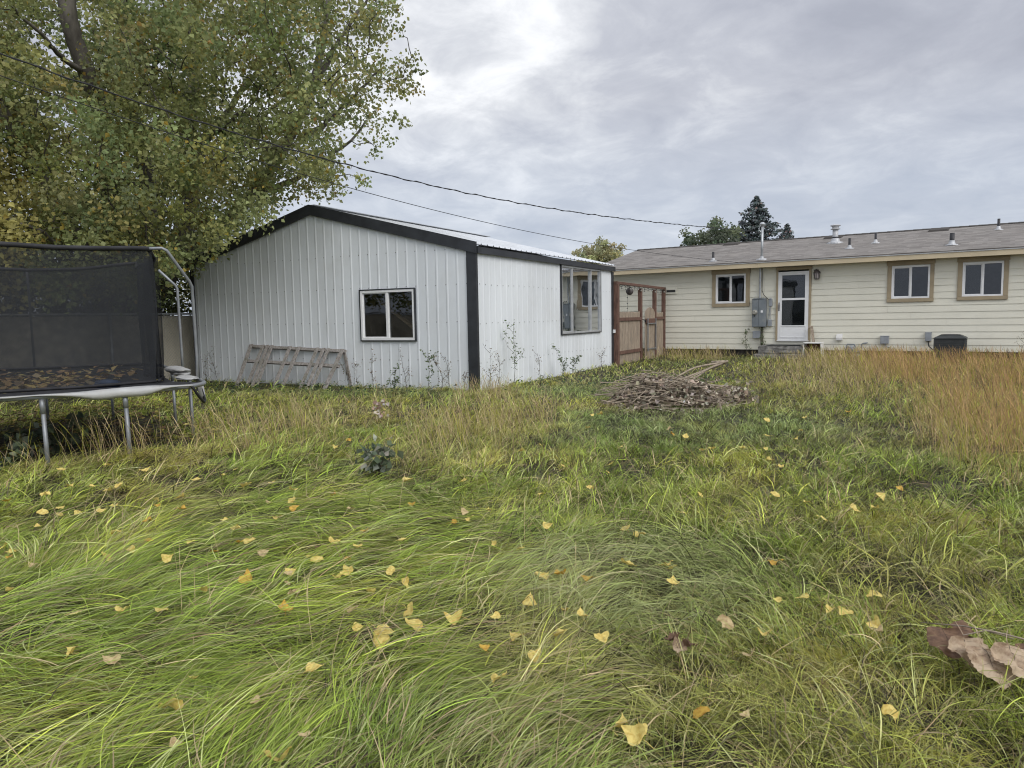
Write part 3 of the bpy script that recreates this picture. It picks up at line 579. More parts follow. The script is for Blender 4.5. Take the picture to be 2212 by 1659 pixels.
# gas meter
q = hw(2.1, -.25, 0); gm = empty('gas_meter', q, 'grey gas meter with looped pipes low on the house wall', 'gas meter', HA)
mb = MB(); mb.lathe((-.02, 0, 0), [(.05, .16), (.10, .20), (.11, .28), (.10, .36), (.05, .39)], 12); mb.build('regulator', 'grey_pvc', gm)
mb = MB(); mb.tube([(-.14, 0, -.1), (-.14, 0, .38), (-.12, 0, .42), (-.02, 0, .42)], .022, 8); mb.tube([(-.02, 0, .42), (.06, 0, .42), (.08, 0, .38), (.08, 0, .24), (.11, 0, .21), (.22, 0, .21), (.25, 0, .24), (.25, 0, .42), (.29, 0, .45), (.36, .02, .46), (.36, .2, .46)], .022, 8); mb.build('pipe', 'grey_box', gm)
mb = MB(); mb.box(.02, .22, -.09, .08, -.04, .16); mb.build('meter', 'grey_pvc', gm, bevel=.03)

# ================================================================== gate fence between shed and house
gx = -6.8
fence = empty('wood_gate_fence', (gx, 18.86, 0), 'weathered picket fence and arched gate under a red brown frame', 'fence')
for y, wd, top in ((.06, .14, 2.2), (2.13, .11, 2.14), (3.56, .11, 2.14), (4.56, .11, 2.15)):
    mb = MB(); mb.box(-wd/2, wd/2, y-wd/2, y+wd/2, -.3, top); mb.build('post', 'red_wood', fence, bevel=.006)
mb = MB(); mb.box(-.05, .05, -.0, 4.64, 2.152, 2.24) if False else mb.obox((0, -.02, 2.235), (0, 4.66, 2.195), .10, .075); mb.build('top_beam', 'red_wood', fence, bevel=.005)
def pickets(y0, y1, zt, name, arch=None, lean=0., n=None, x=0.):
    n = n or max(2, round((y1-y0)/.125)); mb = MB(); rs = random.Random(int(y0*100)); wd = (y1-y0)/n
    for k in range(n):
        a = y0+k*wd+.004; b = y0+(k+1)*wd-.004; zt_ = zt+rs.uniform(-.012, .012)
        dx = rs.uniform(-.004, .004)
        if arch:
            P = [(a, -.02)]+[(b, -.02)]; f = lambda y: zt+arch*math.sqrt(max(0, 1-((y-(y0+y1)/2)/((y1-y0)/2*1.02))**2))
            P += [(b, f(b)), ((a+b)/2, f((a+b)/2)), (a, f(a))]
        else: P = [(a, -.02), (b, -.02), (b, zt_-.035), (b-.03, zt_), (a+.03, zt_), (a, zt_-.035)]
        fr = [(x+dx+.012, y, z) for y, z in P]; bk = [(x+dx-.008, y, z) for y, z in P]; mb.poly(fr); mb.poly(bk[::-1])
        for i in range(len(P)): j = (i+1) % len(P); mb.quad(fr[i], bk[i], bk[j], fr[j])
    return mb.build(name, 'old_picket', fence)
pickets(.14, 2.07, 1.45, 'picket_panel'); pickets(3.63, 4.5, 1.43, 'picket_panel')
for a_, b_, c_ in ((.13, 2.07, 1.20), (.13, 2.07, .28), (3.62, 4.5, 1.20)): mb = MB(); mb.box(.016, .055, a_, b_, c_, c_+.09); mb.build('rail', 'red_wood', fence)
g = pickets(2.52, 3.49, 1.36, 'gate', arch=.22, n=8, x=.02)
mb = MB(); mb.box(.036, .07, 2.53, 3.48, 1.10, 1.24); mb.build('gate_rail', 'red_wood', g)
mb = MB(); mb.obox((.085, 2.62, .25), (.085, 2.62, 1.25), .028, .028, up=(1, 0, 0)); mb.obox((.085, 3.44, .25), (.085, 3.44, 1.25), .028, .028, up=(1, 0, 0)); mb.obox((.085, 2.62, 1.09), (.085, 3.44, 1.09), .026, .026); mb.obox((.085, 2.62, .32), (.085, 3.44, .32), .026, .026); mb.build('gate_brace', 'steel_tube', g)
mb = MB(); mb.obox((.03, 2.15, 1.22), (.03, 2.55, 1.19), .02, .03); mb.box(.02, .05, 2.5, 2.6, 1.14, 1.2); mb.build('latch', 'pipe_black', g)
# string lights along the beam
mb = MB(); pts = []; sl_ = random.Random(4)
for k in range(41):
    t = k/40; y = 18.9+t*4.5; pts.append((gx+.06+.015*math.sin(k*1.7), y, 2.19-.04*t-.05*abs(math.sin(k*.8))))
mb.tube(pts, .007, 5); lt = mb.build('string_light', 'wire'); tag(lt, 'dark string of light bulbs draped along the red brown beam', 'string lights')
for k in range(3, 40, 3):
    x, y, z = pts[k]; mb = MB(); mb.tube([(x, y, z), (x, y, z-.03)], .010, 6, 0); mb.lathe((x, y, z-.085), [(.004, 0), (.022, .014), (.026, .032), (.016, .052), (.01, .056)], 8, 1); mb.build('bulb', ['pipe_black', 'meter_glass'], lt)
c = (gx, 20.03, 2.03); mb = MB(); mb.lathe((c[0], c[1], c[2]), [(.01, -.11), (.06, -.092), (.098, -.045), (.11, 0), (.098, .045), (.06, .092), (.01, .11)], 16)
hb = empty('hanging_ball', (0, 0, 0), 'round grey hanging ball ornament with a beaded chain below the beam', 'ornament'); mb.build('ball', 'lamp_dark', hb, smooth=True)
mb = MB(); mb.tube([(gx, 20.03, 2.14), (gx, 20.03, 2.21)], .005, 5); mb.tube([(gx, 19.84, 2.2), (gx, 19.83, 1.85), (gx, 19.82, 1.46)], .004, 5); mb.tube([(gx, 20.03, 2.14), (gx, 19.84, 2.19)], .004, 5); mb.build('chain', 'pipe_black', hb)
for z in (1.85, 1.68, 1.55): mb = MB(); mb.lathe((gx, 19.825, z), [(.006, -.018), (.02, 0), (.006, .018)], 8); mb.build('bead', 'pipe_black', hb)

# ================================================================== trampoline
def rrect(x0, x1, y0, y1, r, n=8):
    P = []
    for cx, cy, a0 in ((x1-r, y0+r, -90), (x1-r, y1-r, 0), (x0+r, y1-r, 90), (x0+r, y0+r, 180)):
        for k in range(n+1): t = R_(a0+90*k/n); P.append((cx+r*math.cos(t), cy+r*math.sin(t)))
    return P
RZ = .77
tramp = empty('trampoline', TP, 'big trampoline with a torn black safety net and grey steel legs', 'trampoline', TA)
P = rrect(-3.2, 0, 0, 4.584, .596)
mb = MB(); mb.tube([(x, y, RZ) for x, y in P+P[:1]], .021, 10, caps=False); mb.build('frame_ring', 'steel_tube', tramp, smooth=True)
for (x, y) in ((-1.345, -.0), (-.735, -.0), (0, 1.55), (0, 3.0), (-2.5, 0.), (-3.05, .2), (-.62, 4.58), (-1.4, 4.58), (-2.5, 4.58), (-3.2, 3.2), (-3.2, 1.3)):
    z0 = gzf(*tw(x, y)[:2])-.05
    mb = MB(); mb.tube([(x, y, RZ-.02), (x+.004, y, RZ-.14)], .022, 10); mb.tube([(x+.004, y, RZ-.13), (x+.012, y-.01, z0)], .0185, 10); mb.build('leg', 'steel_tube', tramp, smooth=True)
Pm = rrect(-2.95, -.25, .28, 4.32, .5); cen = np.array(Pm).mean(0); mb = MB()
rings = [(1., .775), (.8, .74), (.5, .70), (.2, .685)]
pts = [[(cen[0]+(x-cen[0])*s, cen[1]+(y-cen[1])*s, z) for x, y in Pm] for s, z in rings]
for a, b in zip(pts, pts[1:]):
    for i in range(len(Pm)): j = (i+1) % len(Pm); mb.quad(a[i], a[j], b[j], b[i])
mb.poly(pts[-1]); mb.build('jumping_mat', 'tramp_mat', tramp, smooth=True)
Po = rrect(-3.19, -.01, .01, 4.574, .59); mb = MB()
for i in range(len(Po)):
    j = (i+1) % len(Po); zi = RZ+.018+.008*math.sin(i*2.1); zj = RZ+.018+.008*math.sin(j*2.1)
    skip = (.3 < Po[i][1] < 2.6 and Po[i][0] > -.3)
    if not skip: mb.quad((*Po[i], zi), (*Po[j], zj), (*Pm[j], RZ+.024), (*Pm[i], RZ+.024))
mb.build('spring_pad', 'pad_black', tramp, smooth=True)
# torn white underside of the pad turned out along the front edge
mb = MB(); K = 46; A = []
for k in range(K+1):
    t = k/K; x = -3.0+t*2.82; y = -.03; big_ = sst(.60, .74, t)*sst(.98, .84, t)
    hgt = .008+.009*abs(math.sin(t*13+.6))+.07*big_+.004*math.sin(t*53); top = RZ+.026+.012*math.sin(t*9)*(.4+big_)
    yb = y-.02-.012*math.sin(t*31)
    if t > .8: y += (t-.8)*1.1*.28; yb += (t-.8)*1.1*.28
    A.append(((x, y+.02, top), (x, yb-.012, top-hgt*.5), (x, yb+.006, top-hgt)))
for a, b in zip(A, A[1:]):
    mb.quad(a[1], b[1], b[0], a[0]); mb.quad(a[2], b[2], b[1], a[1])
o = mb.build('torn_pad', 'pad_white', tramp, smooth=True); sd_ = o.modifiers.new('thick', 'SOLIDIFY'); sd_.thickness = .008
# bundled white pad at the right side and a dangling strap
def blob(name, c, r, m, parent, seed, nz=.12, ax3=None, cat=None):
    b = bmesh.new(); bmesh.ops.create_icosphere(b, subdivisions=4, radius=1.)
    for v in b.verts:
        p = v.co.copy(); q = 1+nz*(float(fbm([p.x*1.6+seed], [p.y*1.6+p.z*2.3], seed)[0])-.5)*2.2
        v.co = Vector((p.x*r[0]*q, p.y*r[1]*q, p.z*r[2]*q))
    b.normal_update(); me = bpy.data.meshes.new(name); b.to_mesh(me); b.free(); me.polygons.foreach_set('use_smooth', [True]*len(me.polygons)); me.materials.append(M[m])
    o = bpy.data.objects.new(name, me); col.objects.link(o); o.location = c
    if parent: o.parent = parent
    return o
blob('rolled_pad', (-.10, 1.55, RZ+.065), (.11, .5, .045), 'pad_white', tramp, 5, .3); blob('rolled_pad', (-.12, .85, RZ+.035), (.11, .32, .022), 'pad_white', tramp, 9, .3)
mb = MB(); mb.tube([(-.05, .55, RZ), (-.03, .6, RZ-.12), (.01, .72, RZ-.2), (.03, .85, RZ-.14), (.02, .9, RZ+.01)], [.018, .022, .024, .022, .018], 6); mb.build('strap', 'pad_white', tramp, smooth=True)
mb = MB(); mb.tube([(-.2, .12, RZ+.03), (-.16, .10, RZ-.02), (-.12, .14, RZ-.09), (-.05, .3, RZ-.17), (-.0, .55, RZ-.18), (.0, .75, RZ-.08)], .013, 6); mb.build('strap', 'pad_black', tramp, smooth=True)
# net poles
for name_, pts in (('p', [(-.03, .775, RZ-.1), (-.02, .775, 1.0), (-.03, .775, 1.72), (-.05, .76, 1.765), (-.26, .62, 2.055), (-.30, .62, 2.075), (-.42, .66, 2.07)]), ('q', [(.03, 2.23, RZ-.1), (.03, 2.23, 1.0), (.02, 2.23, 1.76), (-.0, 2.23, 1.80), (-.17, 2.20, 1.97)]), ('r', [(-1.5, 4.6, RZ-.1), (-1.5, 4.6, 1.75), (-1.5, 4.45, 2.1)]), ('s', [(-3.22, 3.5, RZ-.1), (-3.22, 3.5, 1.75), (-3.1, 3.4, 2.1)]), ('t', [(-3.22, .9, RZ-.1), (-3.22, .9, 1.75), (-3.1, .8, 2.1)])):
    mb = MB(); mb.tube(pts, .0155, 10); mb.build('net_pole', 'steel_tube', tramp, smooth=True)
# net: hanging walls with a sleeve along the top and a door flap
def netwall(path, z0, z1, name, top=True, sag=.03, nx=40, nzz=10, off=0.):
    P = np.array(path, float); d = np.r_[0, np.cumsum(np.hypot(*np.diff(P, axis=0).T))]; s = np.linspace(0, d[-1], nx+1); xs = np.interp(s, d, P[:, 0]); ys = np.interp(s, d, P[:, 1]); zt = np.interp(s, d, z1); zb = np.interp(s, d, z0)
    mb = MB(); G = []
    for i in range(nx+1):
        row = []
        for k in range(nzz+1):
            v = k/nzz; wv = .025*math.sin(s[i]*7+v*2)*math.sin(v*math.pi)+.04*(float(vnoise([s[i]*1.5+off], [v*2.])[0])-.5)
            row.append((xs[i]+wv, ys[i]+wv*.8, zb[i]+(zt[i]-zb[i])*v-sag*math.sin(i/nx*math.pi*2)**2*v))
        G.append(row)
    for i in range(nx):
        for k in range(nzz): mb.quad(G[i][k], G[i+1][k], G[i+1][k+1], G[i][k+1])
    o = mb.build(name, 'net_black', tramp, smooth=True)
    if top:
        mb = MB(); mb.tube([g[-1] for g in G], .022, 8); mb.build('net_sleeve', 'pad_black', o, smooth=True)
        mb = MB(); mb.tube([g[0] for g in G], .016, 6); mb.build('net_hem', 'pad_black', o, smooth=True)
    return o
FR = (-.40, .66); BR = (-.22, 4.18); BL = (-2.95, 4.25); FL = (-3.05, .55)
netwall([FL, (-1.7, .42), (-1.0, .45), FR], [.80]*4, [2.03, 2.05, 2.07, 2.07], 'net_panel', off=3)
netwall([FR, (-.30, 1.2), (-.36, 2.4), BR], [.80]*4, [2.07, 2.03, 2.02, 2.19], 'net_panel', off=9)
netwall([BR, (-1.5, 4.32), BL], [.80]*3, [2.19, 2.08, 2.15], 'net_panel', off=14)
netwall([BL, (-3.05, 2.4), FL], [.80]*3, [2.15, 2.1, 2.03], 'net_panel', off=21)
netwall([(-.34, .80), (-.30, 1.05), (-.42, 1.15), (-.33, 1.3), (-.46, 1.45)], [.79]*5, [2.06, 2.05, 2.04, 2.04, 2.03], 'net_fold', False, off=31)
netwall([(-3.0, .44), (-2.3, .36), (-1.74, .41), (-1.64, .47)], [.79]*4, [2.02, 2.04, 2.045, 2.05], 'door_flap', False, off=26)
o = blob('deflated_ball', tw(-.83, .66, RZ+.03), (.12, .08, .045), 'blue_vinyl', None, 3, .2); o.rotation_euler = (0, 0, .9); tag(o, 'flattened blue ball on the trampoline by its front edge', 'ball')

# ================================================================== leaves: one poplar leaf outline used for fallen leaves
def poplar(size, curl=.2, fold=.15, seed=0, serr=True, crump=0., veins=False):
    """heart-triangular leaf lying near the xy plane, tip towards +x"""
    rs = random.Random(seed); n = 9; US = (-1, -.8, -.6, -.4, -.2, 0, .2, .4, .6, .8, 1) if veins else (-1, -.5, 0, .5, 1)
    prof = [(0, 0), (.02, .20), (.08, .36), (.18, .455), (.24, .475), (.30, .47), (.37, .44), (.44, .40), (.52, .34), (.60, .28), (.78, .15), (.92, .05), (1., 0)]
    if veins: prof = [(0, 0), (.03, .24), (.1, .39), (.2, .47), (.32, .49), (.45, .47), (.58, .425), (.7, .35), (.82, .25), (.92, .14), (.98, .05), (1., 0)]
    if veins: tt_ = np.linspace(0, 1, 27); prof = [(t_, float(np.interp(t_, [q[0] for q in prof], [q[1] for q in prof]))) for t_ in tt_]
    mb = MB(); rows = []
    for t, hw_ in prof:
        j = rs.uniform(-.025, .025) if serr else 0
        if veins: j = .03*(1 if len(rows) % 2 else -1)*(.1 < t < .95)
        row = []
        for u in US:
            y = u*max(0, hw_+j); x = t-.12*(abs(u)**2)*(hw_ if t < .2 else 0); z = fold*abs(y)+curl*((t-.45)**2)*(1.2)+.05*math.sin(t*9+u*3+seed)*abs(u)+.04*rs.uniform(-1, 1)*abs(u)
            z += crump*(float(vnoise([x*3.1+seed], [y*3.1])[0])-.5)+crump*.6*(float(vnoise([x*7+seed], [y*7+3])[0])-.5); row.append((size*(x-.45), size*y, size*z))
        rows.append(row)
    for a, b in zip(rows, rows[1:]):
        for i in range(len(US)-1): mb.quad(a[i], b[i], b[i+1], a[i+1])
    if veins:
        up_ = lambda p: (p[0], p[1], p[2]+size*.006); c = len(US)//2
        mb.tube([up_(r_[c]) for r_ in rows], [size*.008*(1-.8*k/len(rows)) for k in range(len(rows))], 4, 1)
        for i0, sg in ((1, 1), (1, -1), (5, 1), (5, -1), (10, 1), (10, -1), (15, 1), (15, -1)):
            mb.tube([up_(rows[min(i0+k*5//4, len(rows)-1)][c+sg*k]) for k in range(5)], [size*.0045, size*.004, size*.0035, size*.003, size*.002], 3, 1)
    st = [(size*-.45, 0, size*curl*.25), (size*-.65, size*rs.uniform(-.1, .1), size*rs.uniform(-.02, .15)), (size*-.95, size*rs.uniform(-.25, .25), size*rs.uniform(-.05, .25))]
    mb.tube(st, size*.014, 4)
    return mb
def leaf_mat(name, c, c2, rough=.55):
    m, N, L = new_mat(name); o = N.new('ShaderNodeOutputMaterial'); p = N.new('ShaderNodeBsdfPrincipled'); t = N.new('ShaderNodeBsdfTranslucent'); mx = N.new('ShaderNodeMixShader'); mx.inputs[0].default_value = .22
    tc = N.new('ShaderNodeTexCoord'); nz = N.new('ShaderNodeTexNoise'); nz.inputs['Scale'].default_value = 3.2; nz.inputs['Detail'].default_value = 8; nz.inputs['Roughness'].default_value = .68; L.new(tc.outputs['Object'], nz.inputs['Vector'])
    rp = N.new('ShaderNodeValToRGB'); L.new(nz.outputs['Fac'], rp.inputs[0]); rp.color_ramp.elements[0].position = .36; rp.color_ramp.elements[1].position = .56; rp.color_ramp.elements[0].color = (*c2, 1); rp.color_ramp.elements[1].color = (*c, 1)
    p.inputs['Roughness'].default_value = rough; p.inputs['Specular IOR Level'].default_value = .35
    L.new(rp.outputs[0], p.inputs['Base Color']); L.new(rp.outputs[0], t.inputs['Color']); L.new(p.outputs[0], mx.inputs[1]); L.new(t.outputs[0], mx.inputs[2]); L.new(mx.outputs[0], o.inputs[0]); M[name] = m
leaf_mat('leaf_pale', (.76, .62, .20), (.54, .37, .08)); leaf_mat('leaf_gold', (.62, .40, .07), (.38, .20, .035)); leaf_mat('leaf_tan', (.58, .46, .25), (.34, .23, .11), .7); leaf_mat('leaf_brown', (.20, .12, .075), (.11, .065, .045), .75); leaf_mat('leaf_big', (.50, .39, .27), (.24, .16, .10), .75)

def leaf_swarm(name, P, size, cols, mname, parent=None, droop=.6, seed=0, flat=0., three=False):
    """many small leaves at points P (n,3): kite-shaped, folded, tips hanging"""
    r = np.random.default_rng(seed); n = len(P); az = r.uniform(0, 2*np.pi, n); el = -droop*np.pi/2*r.beta(2, 1.3, n)+r.normal(0, .25, n)*(1-flat)
    if flat: el = r.normal(0, .25, n)
    d = np.stack([np.cos(el)*np.cos(az), np.cos(el)*np.sin(az), np.sin(el)], 1)
    rv = r.normal(size=(n, 3))
    if flat: rv = rv*(1-flat)+np.array([0, 0, 1.])*flat*2
    s = np.cross(d, rv); s /= np.linalg.norm(s, axis=1)[:, None]+1e-9; nn = np.cross(s, d)
    L_ = size*r.uniform(.65, 1.2, n)[:, None]; wd = L_*r.uniform(.36, .48, n)[:, None]; fo = L_*r.uniform(-.08, .22, n)[:, None]
    c0 = P; c1 = P+d*L_*.36+s*wd+nn*fo; c2 = P+d*L_; c3 = P+d*L_*.36-s*wd+nn*fo
    V = np.stack([c0, c1, c2, c3], 1).reshape(-1, 3); Fq = np.arange(n*4).reshape(n, 4)
    Fq = np.concatenate([Fq[:, [0, 1, 2]], Fq[:, [0, 2, 3]]])
    return np_mesh(name, V, Fq, np.repeat(cols, 4, 0), mname, parent, smooth=False)
def mixcol(n, cols, wts, seed, jit=.18):
    r = np.random.default_rng(seed); i = r.choice(len(cols), n, p=np.array(wts)/sum(wts)); c = np.array(cols)[i]; return np.clip(c*np.exp(r.normal(0, jit, (n, 1)))*(1+r.normal(0, .05, (n, 3))), .004, .9)
# leaf litter lying on the trampoline: nobody could count it
n = 620; r = np.random.default_rng(3); q = np.stack([r.normal(-1.55, .62, n), r.normal(2.45, .85, n)], 1); q = q[(q[:, 0] > -2.9) & (q[:, 0] < -.35) & (q[:, 1] > .75) & (q[:, 1] < 4.2)]
zz = .715+.05*np.hypot((q[:, 0]+1.6)/1.35, (q[:, 1]-2.3)/2.)**2+r.uniform(.0, .05, len(q))
PP = np.array([tw(a, b, c) for (a, b), c in zip(q, zz)])
tag(leaf_swarm('leaf_litter', PP, .10, mixcol(len(PP), [(.42, .32, .12), (.30, .20, .10), (.24, .17, .10), (.36, .30, .17)], [3, 3, 2, 1], 5), 'dead_leaf', flat=.85, seed=4), 'drift of dry yellow and brown leaves lying on the trampoline mat', 'leaves', kind='stuff')

# ================================================================== old wooden rack leaning on the shed
rk = empty('wood_rack', (-11.35, 10.95, 0), 'old grey slatted wooden frame leaning against the white shed wall', 'wooden frame')
top0, top1 = np.array([-12.66, 11.535, .84]), np.array([-9.98, 11.535, .745]); bot0, bot1 = np.array([-12.47, 10.90, -.05]), np.array([-9.93, 10.88, -.09]); rk0 = np.array([-11.35, 10.95, 0])
def rp(u, v): return (top0*(1-u)+top1*u)*(1-v)+(bot0*(1-u)+bot1*u)*v-rk0   # u along, v down
nrm = np.cross(top1-top0, bot0-top0); nrm /= np.linalg.norm(nrm)
if nrm[1] > 0: nrm = -nrm
for v in (.015, .36, .965):
    mb = MB(); mb.obox(rp(-.003, v)-nrm*.025, rp(1.003, v)-nrm*.025, .065, .045, up=nrm); mb.build('rail', 'grey_wood', rk)
mb = MB(); mb.obox(rp(.985, .0)-nrm*.02, rp(1.03, .0)-nrm*.10+np.array([0, .0, -.75]), .05, .04, up=nrm); mb.build('prop', 'grey_wood', rk)
SLV = [(.008, .06, 0), (.145, .055, 0), (.193, .055, 0), (.242, .055, 0), (.44, .055, 0), (.535, .058, 0), (.727, .05, 0), (.79, .052, 0), (.838, .05, 0), (.978, .062, 0)]
rs = random.Random(2)
for u, wd, sh_ in SLV:
    u0 = u; u1 = u+rs.uniform(-.008, .008)-.012
    ext = rs.uniform(.0, .05)
    a = rp(u0, -.015)+nrm*.012; b = rp(u1, 1.0+ext)+nrm*.016
    mb = MB(); mb.obox(a, b, wd*1.55, .022, up=nrm); mb.build('slat', 'grey_wood', rk, bevel=.003)

# ================================================================== boundary fence behind the trampoline
FX = -15.0
cf = empty('chain_link_fence', (FX, 8, 0), 'chain link fence with tan privacy sheet behind the trampoline', 'fence')
mb = MB(); mb.tube([(0, -14, 1.57), (0, 26, 1.57)], .024, 8); mb.build('top_rail', 'galv', cf, smooth=True)
for y in np.arange(-13.4, 26, 3.05):
    mb = MB(); mb.tube([(.0, y, -.3), (.0, y, 1.60)], .032, 10); mb.lathe((0, y, 1.60), [(.034, 0), (.03, .03), (.01, .05)], 10); mb.build('post', 'galv', cf, smooth=True)
mb = MB()
for k in range(27):
    y0, y1 = -13.4+k*1.5, -13.4+(k+1)*1.5
    mb.quad((-.06+.02*math.sin(k), y0, .0), (-.06+.02*math.sin(k+1), y1, .0), (-.06+.02*math.sin(k+1.5), y1, 1.53), (-.06+.02*math.sin(k+.5), y0, 1.53))
o = mb.build('privacy_sheet', 'fence_fabric', cf); s_ = o.modifiers.new('thick', 'SOLIDIFY'); s_.thickness = .01
mb = MB(); zt_ = 1.55
for k in range(-30, 320):                                        # woven wire diamonds near the trampoline
    y = -8+k*.075
    for sg in (1, -1):
        a = np.array([-.01, y, .05]); b = np.array([-.01, y+sg*1.5, zt_])
        if a[1] < -6 or a[1] > 7 or b[1] < -6 or b[1] > 7: continue
        mb.tube([a, b], .0026, 3, caps=False)
mb.build('wire_mesh', 'galv', cf)

# ================================================================== overhead wires
def wire(name, pix, end, r0_, rad, label, wob=0.):
    a = at_r(pix[0][0], pix[0][1], r0_); e = np.array(end); dv = e[:2]-a[:2]; nv = np.array([-dv[1], dv[0]]); pts = [a]
    for x, y in pix[1:]:
        d = ray(x, y); t = ((a-O)[:2]@nv)/(d[:2]@nv); pts.append(O+d*t)
    pts.append(e); P = np.array(pts); s = np.r_[0, np.cumsum(np.linalg.norm(np.diff(P, axis=0), axis=1))]; q = np.linspace(0, s[-1], 160)
    # smooth the measured points with a cubic in the run
    cf_ = [np.polyfit(s, P[:, i], 3) for i in range(3)]; C_ = np.stack([np.polyval(c, q) for c in cf_], 1); f = (q/s[-1])[:, None]**6
    C_ = C_+(e-C_[-1])*f; C_[:, 2] += wob*np.sin(q*9.)
    mb = MB()
    mb.tube(C_, rad, 6)
    if wob: C2 = C_.copy(); C2[:, 2] += .012*np.sin(q*14); C2[:, 1] += .012*np.cos(q*14); mb.tube(C2, rad*.8, 5)
    return tag(mb.build(name, 'wire', smooth=True), label, 'cable')
wire('power_cable', [(-160, 52), (0, 118), (160, 176), (300, 219), (540, 297), (760, 357), (1107, 437), (1400, 478)], hw(-.50, -.13, rz(-.12)+.80), 9.5, .0075, 'thick twisted power cable running to the mast on the roof', .006)
wire('phone_cable', [(-160, 100), (300, 268), (480, 330), (800, 420), (1107, 486), (1270, 525), (1480, 558)], hw(-.50, EAVE_OFF-.02, 2.80), 9.0, .005, 'thin lower cable ending at the house fascia above the meter')

# ================================================================== trees
def limb(mb, pts, r0_, r1_, k=9, wob=.06, seed=0, n=26):
    P = np.array(pts, float); s = np.r_[0, np.cumsum(np.linalg.norm(np.diff(P, axis=0), axis=1))]; s /= s[-1]; t = np.linspace(0, 1, n)
    # Catmull-like smoothing through the points
    C = np.stack([np.interp(t, s, P[:, i]) for i in range(3)], 1)
    for _ in range(4): C[1:-1] = (C[:-2]+2*C[1:-1]+C[2:])/4
    r = np.random.default_rng(seed); wv = np.cumsum(r.normal(0, wob*.25, (n, 3)), 0); wv -= np.linspace(0, 1, n)[:, None]*wv[-1]; C = C+wv*np.array([1, 1, .3])
    mb.tube(C, r0_+(r1_-r0_)*t**.8, k); return C
def twigs(mb, nodes, ends, r, seed=0, n=6, rad=.012, sag=.15, m=0):
    rr_ = np.random.default_rng(seed); nodes = np.array(nodes); ends = np.array(ends); ends = ends[np.argsort(np.linalg.norm(ends[:, None, :]-nodes[None, ::3, :], axis=2).min(1))]; used = np.zeros(len(nodes))
    for e in ends:
        d = used*.35+ np.linalg.norm(nodes-e, axis=1)+np.maximum(0, nodes[:, 2]-e[2])*1.2; i = d.argmin(); a = nodes[i]; L_ = np.linalg.norm(e-a)
        t = np.linspace(0, 1, n)[:, None]; C = a+(e-a)*t+rr_.normal(0, .05*L_, (n, 3))*np.sin(t*np.pi)+np.array([0, 0, 1])*np.sin(t*np.pi)*L_*sag
        used[i] += 1; mb.tube(C, np.linspace(max(rad, min(.03, .006*L_+rad)), .004, n), 4, m, caps=False); nodes = np.concatenate([nodes, C[2:-1]]); used = np.r_[used, np.zeros(len(C)-3)]
LEAFC = [(.28, .30, .115), (.235, .265, .11), (.315, .315, .115), (.205, .24, .105), (.44, .35, .10)]
def in_poly(x, y, P):
    c = np.zeros(len(x), bool); n = len(P); j = n-1
    for i in range(n):
        xi, yi = P[i]; xj, yj = P[j]; m = ((yi > y) != (yj > y)) & (x < (xj-xi)*(y-yi)/(yj-yi+1e-12)+xi); c ^= m; j = i
    return c
cot = empty('cottonwood_tree', (-15.9, 10.9, 0), 'large many stemmed cottonwood with yellowing leaves overhanging the shed', 'tree')
base = np.array([-15.9, 10.9, 0.]); bk = MB(); nodes = []
def L3(x, y, D): return at_r(x, y, D)-base
stems = [([(0, 0, -.2), (-.1, -.1, 1.2), L3(235, 300, 18.2), L3(182, 160, 17.6), L3(140, 20, 17.2), L3(105, -150, 17)], .25, .15),
         ([(0, 0, -.2), (-.2, -.3, 1.0), L3(200, 560, 18), L3(110, 415, 17.6), L3(60, 330, 17.4), L3(0, 215, 17.2), L3(-80, 60, 17)], .21, .07),
         ([(0, 0, .2), (.1, .2, 1.6), L3(330, 420, 19.5), L3(275, 250, 19.6), L3(262, 60, 19.8), L3(250, -120, 20)], .26, .12),
         ([(0, 0, .1), (.2, .3, 1.8), L3(420, 470, 20.2), L3(412, 330, 20.4), L3(418, 140, 20.6), L3(430, -150, 21)], .26, .10),
         ([(0, 0, .4), (.5, .4, 2.2), L3(420, 550, 18.8), L3(495, 482, 18.2), L3(555, 420, 17.8), L3(640, 300, 17.2), L3(690, 160, 17), L3(710, 0, 17)], .25, .06),
         ([L3(555, 420, 17.8), L3(640, 385, 17), L3(730, 330, 16.2), L3(790, 260, 15.8)], .08, .02),
         ([L3(640, 300, 17.2), L3(740, 220, 16.2), L3(820, 150, 15.6)], .07, .02),
         ([L3(690, 160, 17), L3(760, 60, 16.6), L3(820, -40, 16.4)], .06, .02),
         ([L3(412, 330, 20.4), L3(520, 220, 19), L3(610, 110, 18.4), L3(680, -60, 18)], .10, .03),
         ([L3(330, 420, 19.5), L3(240, 380, 17), L3(150, 330, 15.5)], .08, .02), ([L3(182, 160, 17.6), L3(110, 100, 16.6), L3(20, 10, 16)], .07, .02),
         ([L3(275, 250, 19.6), L3(330, 150, 17.5), L3(380, 60, 16)], .08, .02), ([L3(200, 560, 18), L3(120, 520, 16), L3(20, 470, 15)], .07, .02), ([L3(412, 330, 20.4), L3(470, 280, 17), L3(520, 240, 15.2)], .08, .02)]
for i, (p, a, b) in enumerate(stems):
    C = limb(bk, p, a, b, seed=i, wob=.10); nodes += list(C[6:] if i < 5 else C[3:])
